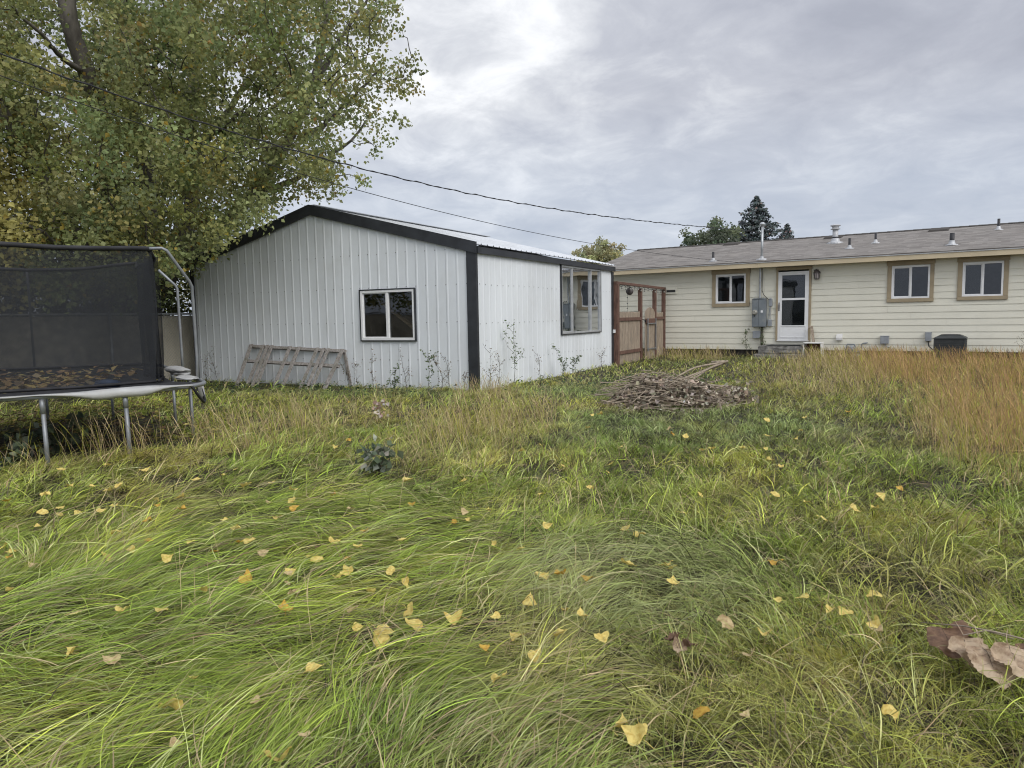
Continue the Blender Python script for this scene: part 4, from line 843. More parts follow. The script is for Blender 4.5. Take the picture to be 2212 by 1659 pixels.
# clumps of foliage spread through the crown
POLY = [(-260, -330), (930, -330), (845, -40), (830, 40), (805, 75), (850, 120), (862, 175), (838, 235), (800, 275), (790, 305), (735, 318), (765, 362), (752, 385), (705, 400), (640, 405), (600, 425), (540, 470), (470, 520), (420, 560), (395, 640), (-260, 640)]
r = np.random.default_rng(11); N0 = 2300
cxp, cyp = r.uniform(-260, 930, N0), r.uniform(-330, 640, N0); keep = in_poly(cxp, cyp, POLY)
for gx_, gy_, gr in ((80, 85, 36), (127, 140, 30), (40, 40, 30), (118, 224, 26), (500, 224, 24), (157, 290, 36), (170, 255, 22), (313, 339, 22), (478, 436, 26), (182, 402, 24), (445, 300, 20), (205, 330, 22), (150, 372, 22), (330, 230, 14), (700, 210, 18), (620, 90, 16), (560, 330, 16), (250, 70, 10)):
    keep &= np.hypot(cxp-gx_, cyp-gy_) > gr*(.85+.5*r.random(N0))
edge = np.clip((cxp-600)/260, 0, 1); keep &= r.random(N0) > edge*.2
keep &= (cyp > -50) | (r.random(N0) < .28)
tx_ = np.interp(cyp, [-150, 20, 165], [105, 142, 184]); keep &= ~((np.abs(cxp-tx_) < 42) & (cyp < 160))
cxp, cyp = cxp[keep], cyp[keep]; nC = len(cxp)
rng_ = 17.2+r.normal(0, 1.9, nC); rng_ = np.clip(rng_-.0022*(cxp-300), 13.2, 21.5)
Cc = np.array([L3(x, y, d) for x, y, d in zip(cxp, cyp, rng_)])
extra = np.array([L3(x, y, d) for x, y, d in ((868, 150, 15.6), (885, 175, 15.5), (880, 130, 15.6), (872, 205, 15.5), (850, 250, 15.5), (842, 5, 16), (856, 15, 16), (905, 150, 15.5), (898, 195, 15.6), (893, 120, 15.7), (872, 262, 15.5), (862, 60, 15.8), (846, -20, 16), (788, 392, 15.6), (775, 385, 15.7), (730, 415, 15.8), (700, 425, 16), (815, 325, 15.6), (838, 300, 15.5), (60, 520, 14.5), (20, 470, 14.5))])
rad_ = np.r_[r.uniform(.34, .62, nC), np.full(len(extra), .2)]; Call = np.concatenate([Cc, extra])
cnt = np.r_[r.integers(60, 122, nC), np.full(len(extra), 26)]
cnt[:nC] = (cnt[:nC]*(1-.35*np.clip((cxp-560)/280, 0, 1))).astype(int)
idx = np.repeat(np.arange(len(Call)), cnt); n = len(idx)
off = r.normal(size=(n, 3)); off /= np.linalg.norm(off, axis=1)[:, None]; off *= (r.random(n)**.55)[:, None]*rad_[idx][:, None]*np.array([1, 1, .75]); LP = Call[idx]+off
tint = mixcol(len(Call), LEAFC[:4], [4, 3, 2.0, 2], 21, .12)
yel = np.r_[((cyp > 330) & (cxp < 70)) | (r.random(nC) < .03), np.zeros(len(extra), bool)]; tint[yel] = tint[yel]*.55+np.array(LEAFC[4])*.5
cl = tint[idx]*np.exp(r.normal(0, .15, (n, 1))); sp2 = r.random(n) < .03; cl[sp2] = mixcol(int(sp2.sum()), [(.38, .29, .06), (.30, .2, .05)], [2, 1], 8)
twigs(bk, nodes, [c for c in Call[::2]], r, 5, rad=.008, m=1); bk.build('trunk', ['bark', 'twig'], cot, smooth=True)
crown = leaf_swarm('crown', LP, .088, cl, 'leaf', cot, droop=.62, seed=9)

def leafy_tree(name, loc, h, spread, label, cols, wts, seed, ncl=160, per=60, leafsize=.12, crown_r=.5, group=None, crown_base=.35, tr=.16, round_=1.):
    t = empty(name, loc, label, 'tree', 0, group); r = np.random.default_rng(seed); mb = MB(); nodes = []
    for k in range(5):
        a = r.uniform(0, 6.28); e = np.array([math.cos(a)*spread*.55, math.sin(a)*spread*.55, h*r.uniform(.72, .92)]); C = limb(mb, [(0, 0, -.2), (0, 0, h*.18), e*np.array([.4, .4, .6]), e], tr*r.uniform(.6, 1), .02, 7, .12, seed+k); nodes += list(C[5:])
    u = r.normal(size=(ncl, 3)); u /= np.linalg.norm(u, axis=1)[:, None]; u *= (r.random(ncl)**(1/2.6))[:, None]; lump = .82+.36*fbm(u[:, 0]*2+seed, u[:, 1]*2+u[:, 2]*2, seed)
    zc_ = h*(crown_base+1)/2; c = u*np.array([spread, spread, h*(1-crown_base)/2])*lump[:, None]+np.array([0, 0, zc_])
    twigs(mb, nodes, c[::2], r, seed, rad=.012); mb.build('trunk', 'bark_dark', t, smooth=True)
    idx = np.repeat(np.arange(ncl), per); o_ = r.normal(size=(len(idx), 3)); o_ /= np.linalg.norm(o_, axis=1)[:, None]; o_ *= (r.random(len(idx))**.5)[:, None]*crown_r*r.uniform(.6, 1.2, ncl)[idx][:, None]
    cc_ = mixcol(ncl, cols, wts, seed+1, .14)[idx]*np.exp(r.normal(0, .2, (len(idx), 1)))
    leaf_swarm('crown', c[idx]+o_, leafsize, cc_, 'leaf', t, droop=.5, seed=seed+2); return t
DARKG = [(.10, .12, .04), (.07, .09, .035), (.15, .15, .05)]
# bushes and a second tree beyond the boundary fence
for i, (x, D, h, sp_r) in enumerate(((40, 20.5, 3.9, 1.6), (215, 21, 3.6, 1.5), (345, 20.2, 4.6, 1.5), (-110, 19, 4.2, 1.7))):
    p = at_r(x, 690, D); leafy_tree('bush', (p[0], p[1], 0), h, sp_r, ['dark leafy bush beyond the fence behind the left net edge', 'dark leafy bush beyond the fence behind the middle of the net', 'tall dark leafy bush beside the shed behind the net pole', 'dark leafy bush beyond the fence at the far left edge'][i], DARKG, [3, 3, 1.5], 40+i, 110, 60, .10, .42, 'bushes beyond the chain link fence', .05, .06)
p = at_r(-40, 600, 24.5); leafy_tree('poplar_tree', (p[0], p[1], 0), 14, 4.2, 'dense olive poplar standing behind the cottonwood at far left', LEAFC, [3, 3, 2, 2, .6], 60, 260, 60, .13, .7, None, .2, .22)
p = at_r(330, 600, 27); leafy_tree('poplar_tree', (p[0], p[1], 0), 10.5, 4.0, 'olive poplar half hidden behind the cottonwood stems left of the shed', LEAFC, [3, 3, 1.5, 2, .3], 63, 220, 60, .13, .7, None, .15, .2)
# trees over the roofs
def topz(x, y, D): return at_r(x, y, D)[2]
D = 52; p = at_r(1299, 560, D); leafy_tree('willow_tree', (p[0], p[1], 0), topz(1303, 517, D), 2.25, 'round pale yellow green tree seen between shed and house roofs', [(.44, .42, .23), (.36, .36, .20), (.50, .47, .27)], [2, 2, 1], 71, 230, 70, .17, .45, None, .30, .2)
D = 48; p = at_r(1545, 520, D); leafy_tree('ash_tree', (p[0], p[1], 0), topz(1560, 480, D), 2.5, 'dark green broadleaf tree left of the spruce behind the roof', [(.17, .20, .125), (.13, .16, .105), (.21, .225, .13)], [2, 2, 1], 75, 130, 60, .2, .5, None, .45, .2)
def spruce(x, ytop, D, halfw, label, seed, rust=.0):
    p = at_r(x, 520, D); h = topz(x, ytop, D); t = empty('spruce_tree', (p[0], p[1], 0), label, 'tree', 0, 'spruces behind the house'); r = np.random.default_rng(seed)
    mb = MB(); mb.tube([(0, 0, -.2), (0, 0, h*.98)], [.2, .02], 8); Vs = []; Cs = []
    z = h-.1; P = []; Cc = []
    while z > h*.28:
        f = (h-z)/h; R = halfw*(f/.36)**.8*1.0 if f < .36 else halfw*(1+.5*(f-.36)); nb = int(6+f*14)
        for k in range(nb):
            a = r.uniform(0, 6.28); L_ = R*r.uniform(.72, 1.12); dz = r.uniform(-.05, .28)*L_
            n = int(14+L_*34); tt = r.random(n)**.7; cr = np.array([math.cos(a), math.sin(a)])
            x_ = cr[0]*L_*tt+r.normal(0, .10*L_+.03, n)*-cr[1]*(1-.3*tt); y_ = cr[1]*L_*tt+r.normal(0, .10*L_+.03, n)*cr[0]*(1-.3*tt); z_ = z-.18*L_*tt+dz*tt**2+r.normal(0, .05, n)
            P.append(np.stack([x_, y_, z_], 1)); Cc.append(mixcol(n, [(.15, .18, .175), (.19, .215, .21), (.115, .14, .14), (.28, .19, .17)], [3, 2, 2, rust], seed+k, .2))
            mb.tube([(0, 0, z), (cr[0]*L_*.5, cr[1]*L_*.5, z-.09*L_), (cr[0]*L_, cr[1]*L_, z-.18*L_+dz)], [.03, .02, .006], 4)
        z -= .16+.22*f
    mb.build('trunk', 'bark_dark', t); leaf_swarm('crown', np.concatenate(P), .16, np.concatenate(Cc), 'needle', t, droop=.25, seed=seed)
spruce(1633, 424, 50, 2.05, 'tall dark blue green spruce behind the roof mast', 80, .25); spruce(1699, 484, 54, 1.3, 'small reddish spruce right of the tall one behind the roof', 84, 1.0)

# ================================================================== grass
FWD = fw[:2]/np.hypot(*fw[:2]); RGT = r0[:2]
AZ0 = math.atan2(FWD[1], FWD[0])
def pol(a0, a1, b0, b1, n, r):                                   # points spread over a wedge of the yard
    rad = np.sqrt(r.uniform(a0*a0, a1*a1, n)); az = AZ0+r.uniform(b0, b1, n); return rad*np.cos(az), rad*np.sin(az)
def wedge(h): return h if isinstance(h, tuple) else (-h, h)
def loc_h(x, y): X_, Y_ = x-HX, y-HY; return X_*ex[0]+Y_*ex[1], X_*en[0]+Y_*en[1]
def loc_t(x, y): X_, Y_ = x-TP[0], y-TP[1]; return X_*tu[0]+Y_*tu[1], X_*tv[0]+Y_*tv[1]
def open_ground(x, y):
    s, o = loc_h(x, y); shed_in = (x > CX-SL-.05) & (x < CX+.05) & (y > CY-.05) & (y < CY+SS+.05)
    steps = (s > -.55) & (s < .95) & (o > -.95) & (o < .2); acm = (np.abs(s-4.52) < .36) & (np.abs(o+.75) < .36)
    return ~shed_in & (o < .02) & ~steps & ~acm & (x > -14.9)
def under_tramp(x, y): lx, ly = loc_t(x, y); return sst(-.1, .5, ly)*sst(.15, -.35, lx)*sst(4.9, 4.2, ly)
def shingle(x, y):                                               # the sward lies in overlapping sheets: rises along the lie of the grass, then drops
    ph = (x*math.cos(1.0)+y*math.sin(1.0))/.52+2.6*fbm(x*.9+7, y*.9, 15, 2)+.9*vnoise(x*2.3, y*2.3, 17); return ph-np.floor(ph)
def mound(x, y):                                                 # thickness of the matted sward
    f = fbm(x*1.05+3, y*1.05, 5, 3); g = vnoise(x*2.6, y*2.6, 9)
    near = sst(9, 6, np.hypot(x, y)); sh_ = shingle(x, y)
    return (.015+.16*np.clip(f-.36, 0, 1)+.03*g+.105*sh_*sst(.25, .6, vnoise(x*1.1, y*1.1, 19)+.25))*(.30+.70*near)*(1-.75*under_tramp(x, y))
def ell(x, y, cx, cy, a, b, th):                                 # soft ellipse mask
    dx, dy = x-cx, y-cy; c, s = math.cos(th), math.sin(th); u = (dx*c+dy*s)/a; v = (-dx*s+dy*c)/b; return sst(1.25, .55, np.sqrt(u*u+v*v))
def m_pale(x, y): return ell(x, y, -1.15, 3.35, .75, .75, .3)
def m_straw(x, y): return np.clip((fbm(x*.85+31, y*.85, 87, 3)-.56)*4., 0, .7)
def m_dry(x, y):
    n_ = fbm(x*.9, y*.9, 31, 3); s, o = loc_h(x, y)
    a = ell(x, y, -5.75, 4.75, 1.7, .42, 1.12)*1.0+ell(x, y, -6.5, 7.0, 1.4, .6, 1.12)*.8                # beside the trampoline
    b = ell(x, y, -4.1, 7.0, 2.4, .85, 1.75)*.75+ell(x, y, -6.3, 10.9, .9, .55, 1.9)*.9
    c = sst(-2.6, -.4, x+.18*(y-12))*sst(9.5, 14, y)*.8*(.35+1.0*vnoise(x*.8, y*.8, 83))+ell(x, y, .9, 8.6, .8, 3., .12)*.8
    d = sst(-3.8, -2.0, o)*sst(-6.5, -3.8, s)*.9*(1-.85*sst(-1.3, -.9, s)*sst(1.3, .9, s)*sst(-3.6, -2.6, o))
    e = sst(.55, 1.4, x+.05*y)*sst(3.5, 7.5, y)*.45
    return np.clip(np.maximum.reduce([a, b, c, d, e])*(.35+1.2*n_), 0, 1)*(1-.9*under_tramp(x, y))
def m_rough(x, y):                                               # upright tussocks, middle and right of the yard
    n_ = fbm(x*.7+9, y*.7, 41, 2); px = (x*RGT[0]+y*RGT[1])/np.maximum(.2, x*FWD[0]+y*FWD[1]); return np.clip(sst(-.12, .25, px+.3*(n_-.5))*np.maximum(sst(2.4, 3.6, np.hypot(x, y)+n_), sst(.16, .30, px+.1*n_))+.5*sst(4.5, 7, np.hypot(x, y)), 0, 1)*(1-.8*m_pale(x, y))
def m_fresh(x, y): return np.clip(ell(x, y, -2.1, 8.6, 1.8, 1.7, .4)+ell(x, y, -4.6, 12.5, 2.2, 1.3, 1.2)*.8+ell(x, y, -8.6, 10.2, 3.2, .8, .25)*.8, 0, 1)
def flow(x, y):
    d = x*FWD[0]+y*FWD[1]; l = x*RGT[0]+y*RGT[1]; px = l/np.maximum(d, .2)
    def ang(right, fwd_): v = RGT*right+FWD*fwd_; return v/np.hypot(*v)
    A, B, C = ang(.62, .78), ang(.95, .25), ang(-.12, -1.)
    wb = sst(3.2, 4.6, d)*sst(.2, -.1, px); wc = sst(.05, .22, px)
    vx = A[0]*(1-wb)+B[0]*wb; vy = A[1]*(1-wb)+B[1]*wb; vx = vx*(1-wc)+C[0]*wc; vy = vy*(1-wc)+C[1]*wc
    return np.arctan2(vy, vx)+2.4*(fbm(x*.75, y*.75, 51, 2)-.5)+1.7*(fbm(x*2.2, y*2.2, 55, 2)-.5)
GREEN = np.array([.275, .37, .050]); DEEP_ = np.array([.165, .255, .045]); YEL = np.array([.48, .455, .08]); PALE = np.array([.46, .47, .24]); STRAW = np.array([.57, .455, .255]); ORA = np.array([.53, .34, .155]); BRN = np.array([.23, .155, .09]); THATCH_SHADE = np.array([.060, .050, .026]); BLUE = np.array([.16, .235, .115])  # thatch tone is darkened: shade between blades put into its colour
def blades(x, y, z, az, e0, e1, ln, wd, colr, nseg, r, bendp=1., curl=None, facing=None, taper=1.7, seedhead=None):
    n = len(x); t = np.linspace(0, 1, nseg+1)[None, :]
    el = e0[:, None]+(e1-e0)[:, None]*t**bendp; aa = az[:, None]+(0 if curl is None else curl[:, None]*t)
    ds = (ln/nseg)[:, None]; cx_ = np.cos(el)*ds; dx, dy, dz = cx_*np.cos(aa), cx_*np.sin(aa), np.sin(el)*ds
    cum = lambda q: np.concatenate([np.zeros((n, 1)), np.cumsum(q[:, :-1], 1)], 1)
    px, py, pz = x[:, None]+cum(dx), y[:, None]+cum(dy), z[:, None]+cum(dz)
    gr = gz(px.ravel(), py.ravel()).reshape(px.shape)+.012; pz = np.maximum(pz, gr+.015*t)
    fa = (az+np.pi/2+r.normal(0, .5, n)) if facing is None else facing
    prof = np.clip(1-t**taper, .06, 1)*np.minimum(1, .55+2*t)
    if seedhead is not None: prof = np.where(seedhead[:, None] & (t > .72), 1.9*np.sin((t-.70)/.30*np.pi*.93), prof)
    hw_ = wd[:, None]*.5*prof; tz = r.uniform(-.45, .45, n)[:, None]
    ox, oy, oz = np.cos(fa)[:, None]*hw_, np.sin(fa)[:, None]*hw_, tz*hw_
    V = np.stack([np.stack([px-ox, py-oy, pz-oz], -1), np.stack([px+ox, py+oy, pz+oz], -1)], 2).reshape(-1, 3)
    b = (np.arange(n)*(nseg+1)*2)[:, None]+np.arange(nseg)[None, :]*2; b = b.ravel(); Fq = np.stack([b, b+1, b+3, b+2], 1)
    C = np.repeat(colr[:, None, :], (nseg+1)*2, 1).reshape(-1, 3)
    return V.astype(np.float32), Fq, C.astype(np.float32), px[:, -2], py[:, -2], pz.max(1)
def cellrand(x, y, sz, s):                                       # one random value for each small tussock
    wx = x+.35*sz*np.sin(y*3.1/sz*.3); return _h(np.floor(wx/sz), np.floor(y/sz+.37*np.floor(wx/sz)), s)
parts_g, parts_s = [], []; TOPX, TOPY, TOPZ = [], [], []
def join(parts, name, mname):
    o = 0; Vs, Fs, Cs = [], [], []
    for V, Fq, C in parts: Vs.append(V); Fs.append(Fq+o); Cs.append(C); o += len(V)
    return np_mesh(name, np.concatenate(Vs), np.concatenate(Fs), np.concatenate(Cs), mname)
def sward(n, a0, a1, half, nseg, wmul, r, lmul=1.):
    x, y = pol(a0, a1, *wedge(half), n, r); k = open_ground(x, y); x, y = x[k], y[k]; n = len(x)
    cs = .11
    c1, c2, c3, c4 = (cellrand(x, y, cs, q) for q in (101, 102, 103, 104)); c5 = cellrand(x, y, .27, 105)
    ut = under_tramp(x, y); k = r.random(n) > ut*.93+.45*(c4 < .18)+.40*(c5 < .16)+.25*m_rough(x, y)*(np.hypot(x, y) < 9)+.9*(shingle(x, y) < .16)
    x, y, c1, c2, c3, c4, c5, ut = (q[k] for q in (x, y, c1, c2, c3, c4, c5, ut)); n = len(x)
    dry, rough, fresh = m_dry(x, y), m_rough(x, y), m_fresh(x, y); mo = mound(x, y); z = gz(x, y)+mo*r.uniform(.0, 1., n)**.7
    fl = flow(x, y); lay = 1-rough*.8
    az = fl+(c1-.5)*(1.1+3.2*rough)+r.normal(0, .22+.55*rough, n)
    az = np.where(r.random(n) < .16, r.uniform(0, 6.28, n), az)
    ln = (.17+.17*r.random(n))*(1-.25*rough)*(.8+.5*c2)*lmul*(1-.3*ut)
    e0 = np.where(r.random(n) < lay, r.uniform(.08, .52, n), r.uniform(.6, 1.3, n)); e1 = np.where(e0 < .55, r.uniform(-.55, -.02, n), r.uniform(-.9, .5, n))
    stick = r.random(n) < .035; e1 = np.where(stick, e0-.1, e1)
    wd = (.0026+.0030*r.random(n)**2)*wmul
    u = r.random(n)[:, None]; big_ = fbm(x*.55+2, y*.55, 61, 3)[:, None]; yl = fbm(x*1.3, y*1.3, 66, 2)[:, None]
    cl = GREEN*(1-np.clip((big_-.42)*2.2, 0, .8))+DEEP_*np.clip((big_-.42)*2.2, 0, .8)
    ym = np.clip((yl-.40)*2.4, 0, .75)*(c3[:, None]*.6+.5); cl = cl*(1-ym)+YEL*ym
    cl = np.where(u < .20, cl*.4+PALE*.6, cl); cl = np.where((u > .20) & (u < .26+.12*c5[:, None]), STRAW*.75, cl); cl = np.where(u > .965, BRN, cl)
    fm = fresh[:, None]*.7; cl = cl*(1-fm)+(BLUE*.9+GREEN*.2)*fm
    dm = np.clip(dry*.45+rough*.10, 0, 1)[:, None]*(r.random((n, 1)) < .75); cl = cl*(1-dm)+(ORA*.55+STRAW*.2+YEL*.25)*dm*(.75+.4*r.random((n, 1)))
    cl = cl*np.exp(r.normal(0, .30, (n, 1)))*(.70+.6*c2[:, None])
    stw = (m_straw(x, y)*.55)[:, None]*(r.random((n, 1)) < .8); cl = cl*(1-stw)+STRAW*.75*stw; shd_ = r.random((n, 1)) < (.50 if a1 < 9 else .30); cl = np.where(shd_, THATCH_SHADE*np.exp(r.normal(0, .45, (n, 1))), cl); z = np.where(shd_[:, 0], gz(x, y)+mo*.35*r.random(n), z); pw = (m_pale(x, y)*.5)[:, None]*~shd_; cl = cl*(1-pw)+PALE*.85*pw  # low dead blades carry painted gap shade, making dark crevices in the sward
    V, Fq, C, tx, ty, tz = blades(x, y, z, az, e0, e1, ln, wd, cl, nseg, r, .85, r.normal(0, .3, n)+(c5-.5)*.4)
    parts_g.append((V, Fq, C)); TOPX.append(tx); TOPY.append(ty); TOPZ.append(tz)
def tall(n, a0, a1, half, nseg, wmul, r, dens=None):
    x, y = pol(a0, a1, *wedge(half), n, r); k = open_ground(x, y); x, y = x[k], y[k]; d = m_dry(x, y); c = cellrand(x, y, .22, 140)
    rgt = sst(-2., 0., x+.18*(y-12)); k = r.random(len(x)) < d**1.3*(.20+.80*(c > .42))*(.55+.40*rgt); x, y, d, c = x[k], y[k], d[k], c[k]; n = len(x); rad = np.hypot(x, y)
    x += (c-.5)*.1
    hgt = (.30+.26*r.random(n)+.12*c)*np.where(rad < 11, .85, np.where(rad > 16, .82, .74))*(.62+.45*d); s, o = loc_h(x, y); hgt *= 1-.22*sst(-2., -.5, o)
    lean = flow(x, y)*0+r.uniform(0, 6.28, n)*.35+(2.6 if True else 0); az = np.where(r.random(n) < .6, lean, r.uniform(0, 6.28, n))+(c-.5)*1.2
    e0 = r.uniform(1.2, 1.56, n); e1 = e0-r.gamma(2., .30, n)
    wd = (.0016+.0014*r.random(n))*wmul; u = r.random(n)[:, None]; rg = sst(-.6, 1., x+.12*(y-10))[:, None]*.85+.08
    cl = STRAW*(1-rg)+ORA*rg; cl = np.where(u < .14, BRN, cl); cl = np.where(u > .72+.12*rg, YEL*.8+GREEN*.1, cl); cl = cl*np.exp(r.normal(0, .2, (n, 1)))
    V, Fq, C, *_ = blades(x, y, gz(x, y), az, e0, e1, hgt, wd, cl, nseg, r, 1.5, None, r.uniform(0, 6.28, n), 3., r.random(n) < .62)
    parts_s.append((V, Fq, C))
def tussocks(a0, a1, half, sp_, nb, nseg, wmul, r, lmul=1.):
    """fountains of long blades that rise from one root and fall over the next"""
    nt = int((wedge(half)[1]-wedge(half)[0])*.5*(a1*a1-a0*a0)/sp_**2); X_, Y_ = pol(a0, a1, *wedge(half), nt, r); k = open_ground(X_, Y_) & (r.random(nt) > under_tramp(X_, Y_)*.9) & (r.random(nt) > .93*(shingle(X_, Y_) < .22)*(1-.5*m_rough(X_, Y_))); X_, Y_ = X_[k], Y_[k]; nt = len(X_)
    tk = r.gamma(4., .25, nt); cnt = np.maximum(8, (nb*tk)).astype(int); i = np.repeat(np.arange(nt), cnt); n = len(i)
    rough = m_rough(X_, Y_)[i]; dry = m_dry(X_, Y_)[i]; fresh = m_fresh(X_, Y_)[i]; fl0 = flow(X_, Y_)+r.normal(0, .42, nt)+m_rough(X_, Y_)*r.normal(0, 1.3, nt); fl = fl0[i]
    lat = r.normal(0, 1, n); lon = r.normal(0, 1, n); w_ = .045*np.sqrt(tk)[i]
    x = X_[i]+(-np.sin(fl)*lat*1.5+np.cos(fl)*lon)*w_; y = Y_[i]+(np.cos(fl)*lat*1.5+np.sin(fl)*lon)*w_
    lift = (.55+.45*r.random(nt))[i]; z = gz(x, y)+mound(x, y)*.45*r.random(n)
    az = fl+lat*(.10+.45*rough)+r.normal(0, .26+.25*rough, n)
    az = np.where(r.random(n) < .13, r.uniform(0, 6.28, n), az)
    ln = (.10+.17*r.random(n))*(.80+.28*np.sqrt(tk)[i])*lmul*(1-.48*rough)
    e0 = lift*r.uniform(.15, .62, n)*(1-rough)+rough*r.uniform(.55, 1.45, n); e1 = r.uniform(-.42, .02, n)*(1-rough)+rough*r.uniform(-1.0, .5, n)
    wd = np.where(r.random(n) < .06, .0046, .0017+.0021*r.random(n)**1.6)*wmul
    yl = fbm(X_*1.0, Y_*1.0, 66, 2)+r.normal(0, .10, nt); ym = np.clip((yl-.44)*3., 0, .85)[i][:, None]; tone = np.exp(r.normal(0, .16, nt))[i][:, None]; u = r.random((n, 1)); dp_ = np.clip(r.normal(.28, .32, nt), 0, 1)[i][:, None]
    cl = GREEN*(1-dp_)+DEEP_*dp_; cl = cl*(1-ym)+YEL*ym
    cl = np.where(u < .17, cl*.45+PALE*.55, cl); cl = np.where((u > .17) & (u < .24), STRAW*.8, cl); cl = np.where(u > .975, BRN, cl)
    stw = (m_straw(x, y)*.6)[:, None]*(r.random((n, 1)) < .8); cl = cl*(1-stw)+(STRAW*.5+ORA*.3)*stw; pw = (m_pale(x, y)*.5)[:, None]; cl = cl*(1-pw)+PALE*.85*pw
    fm = fresh[:, None]*.6; cl = cl*(1-fm)+(BLUE*.8+GREEN*.25)*fm; dm = np.clip(dry*.45+rough*.20*(vnoise(x*1.7, y*1.7, 71) > .5), 0, 1)[:, None]*(r.random((n, 1)) < .7); cl = cl*(1-dm)+(ORA*.5+STRAW*.2+YEL*.3)*dm
    cl = cl*np.exp(r.normal(0, .26, (n, 1)))*tone
    V, Fq, C, tx, ty, tz = blades(x, y, z, az, e0, e1, ln, wd, cl, nseg, r, .9, r.normal(0, .28, n)+r.normal(0, 1.1, n)*(r.random(n) < .3))
    parts_g.append((V, Fq, C)); TOPX.append(tx); TOPY.append(ty); TOPZ.append(tz)
r = np.random.default_rng(101); HALF = R_(41)
tussocks(1.5, 3.4, HALF, .105, 128, 5, 1.05, r); tussocks(3.4, 5.6, HALF, .12, 110, 5, 1.2, r); tussocks(5.6, 9, HALF, .165, 84, 4, 1.6, r, .92); tussocks(9, 15, HALF, .34, 70, 4, 2.4, r, .8)
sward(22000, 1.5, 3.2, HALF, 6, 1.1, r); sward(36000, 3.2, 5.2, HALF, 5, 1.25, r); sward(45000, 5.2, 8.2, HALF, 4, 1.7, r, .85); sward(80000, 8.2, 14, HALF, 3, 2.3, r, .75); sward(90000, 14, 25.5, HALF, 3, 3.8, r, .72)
tall(15000, 2.0, 6, HALF, 6, 1., r); tall(62000, 6, 11, HALF, 6, 1.2, r); tall(100000, 11, 17, HALF, 5, 1.6, r); tall(90000, 17, 25.5, HALF, 5, 2.2, r)
# the yard goes on beyond the edges of the picture
for lo, hi in ((HALF, R_(78)), (-R_(78), -HALF)):
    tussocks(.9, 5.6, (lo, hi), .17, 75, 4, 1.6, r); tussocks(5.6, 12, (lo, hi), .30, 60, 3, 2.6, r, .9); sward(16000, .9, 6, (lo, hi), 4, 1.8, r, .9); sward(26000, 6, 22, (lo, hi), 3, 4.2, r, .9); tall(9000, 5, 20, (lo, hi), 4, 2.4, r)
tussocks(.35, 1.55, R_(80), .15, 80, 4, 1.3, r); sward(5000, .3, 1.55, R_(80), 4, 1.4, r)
# a few long dry stalks poking out of the near grass
x, y = pol(1.8, 6.5, -HALF, HALF, 520, r); n = len(x); parts_s.append(blades(x, y, gz(x, y)+.03, flow(x, y)+r.normal(0, .9, n), r.uniform(.5, 1.3, n), r.uniform(-.1, .8, n), r.uniform(.25, .5, n), np.full(n, .0022), (STRAW*.8+BRN*.2)*np.exp(r.normal(0, .25, (n, 1))), 6, r, 1., None, None, 3., r.random(n) < .5)[:3])
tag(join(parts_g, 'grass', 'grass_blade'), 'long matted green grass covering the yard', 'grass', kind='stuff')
tag(join(parts_s, 'dry_grass', 'straw_blade'), 'tall straw coloured dry grass standing in patches', 'dry grass', kind='stuff')
# leaf litter and trodden stems on the ground under and around the trampoline
n = 2200; q = np.stack([r.uniform(-4.5, .3, n), r.uniform(.8, 6.5, n)], 1); PP = np.array([tw(a, b) for a, b in q]); PP[:, 2] = gz(PP[:, 0], PP[:, 1])+r.uniform(.02, .10, n)
k = open_ground(PP[:, 0], PP[:, 1]); PP = PP[k]
tag(leaf_swarm('ground_litter', PP, .085, mixcol(len(PP), [(.34, .27, .09), (.22, .16, .08), (.13, .09, .06), (.12, .12, .05)], [2, 2, 2, 1.5], 6), 'dead_leaf', flat=.7, seed=14), 'fallen leaves scattered on the shaded ground below the trampoline', 'leaves', kind='stuff')

# height of the top of the sward, for things that lie on it
TX, TY, TZ = np.concatenate(TOPX), np.concatenate(TOPY), np.concatenate(TOPZ); cell = .07; keyi = np.floor(TX/cell).astype(np.int64)*100003+np.floor(TY/cell).astype(np.int64)
od = np.argsort(keyi); ks, zs_ = keyi[od], TZ[od]
def sward_top(x, y, q=.93):
    v = []
    for i in (-1, 0, 1):
        for j in (-1, 0, 1):
            kk = (math.floor(x/cell)+i)*100003+math.floor(y/cell)+j; a, b = np.searchsorted(ks, kk), np.searchsorted(ks, kk, 'right'); v += list(zs_[a:b])
    return float(np.quantile(v, q)) if v else gzf(x, y)+.04
def on_grass(px, py):
    z = .12
    for _ in range(4): p = at_z(px, py, z); z = sward_top(p[0], p[1])
    return np.array([p[0], p[1], z])

# ================================================================== fallen poplar leaves, one object each
R1 = '455,515 600,555 410,595 295,630 395,685 275,730 390,740 500,742 80,800 240,830 735,615 775,565 690,590 1015,645 1018,692 1140,718 1185,715 1165,640 1265,518 1450,485 1525,460 1600,545 1650,568 1757,500 1888,508 2050,522 1740,665 1890,665 1903,695 1800,765 1910,745 1455,785 955,795 1533,843 960,925 745,860 1230,928 1545,935 1607,925 845,980 690,1022 1395,988 1710,998 2015,1005 2070,970 2055,1045 2175,935 75,995 15,975 65,1040 205,1080 1015,1150 1885,1125 1865,1165 2180,1160 1600,1160 1090,1040 660,720 705,400 940,440 230,360 45,360 390,455 45,650 2175,300 2165,620'
R2 = '55,60 170,60 480,222 810,185 1035,182 1305,50 1365,280 1900,82 1840,175 430,405 470,455 715,525 1255,635 1285,710 1095,805 2040,580 1140,1055 1965,1010 1790,1175 1860,5 1660,790'
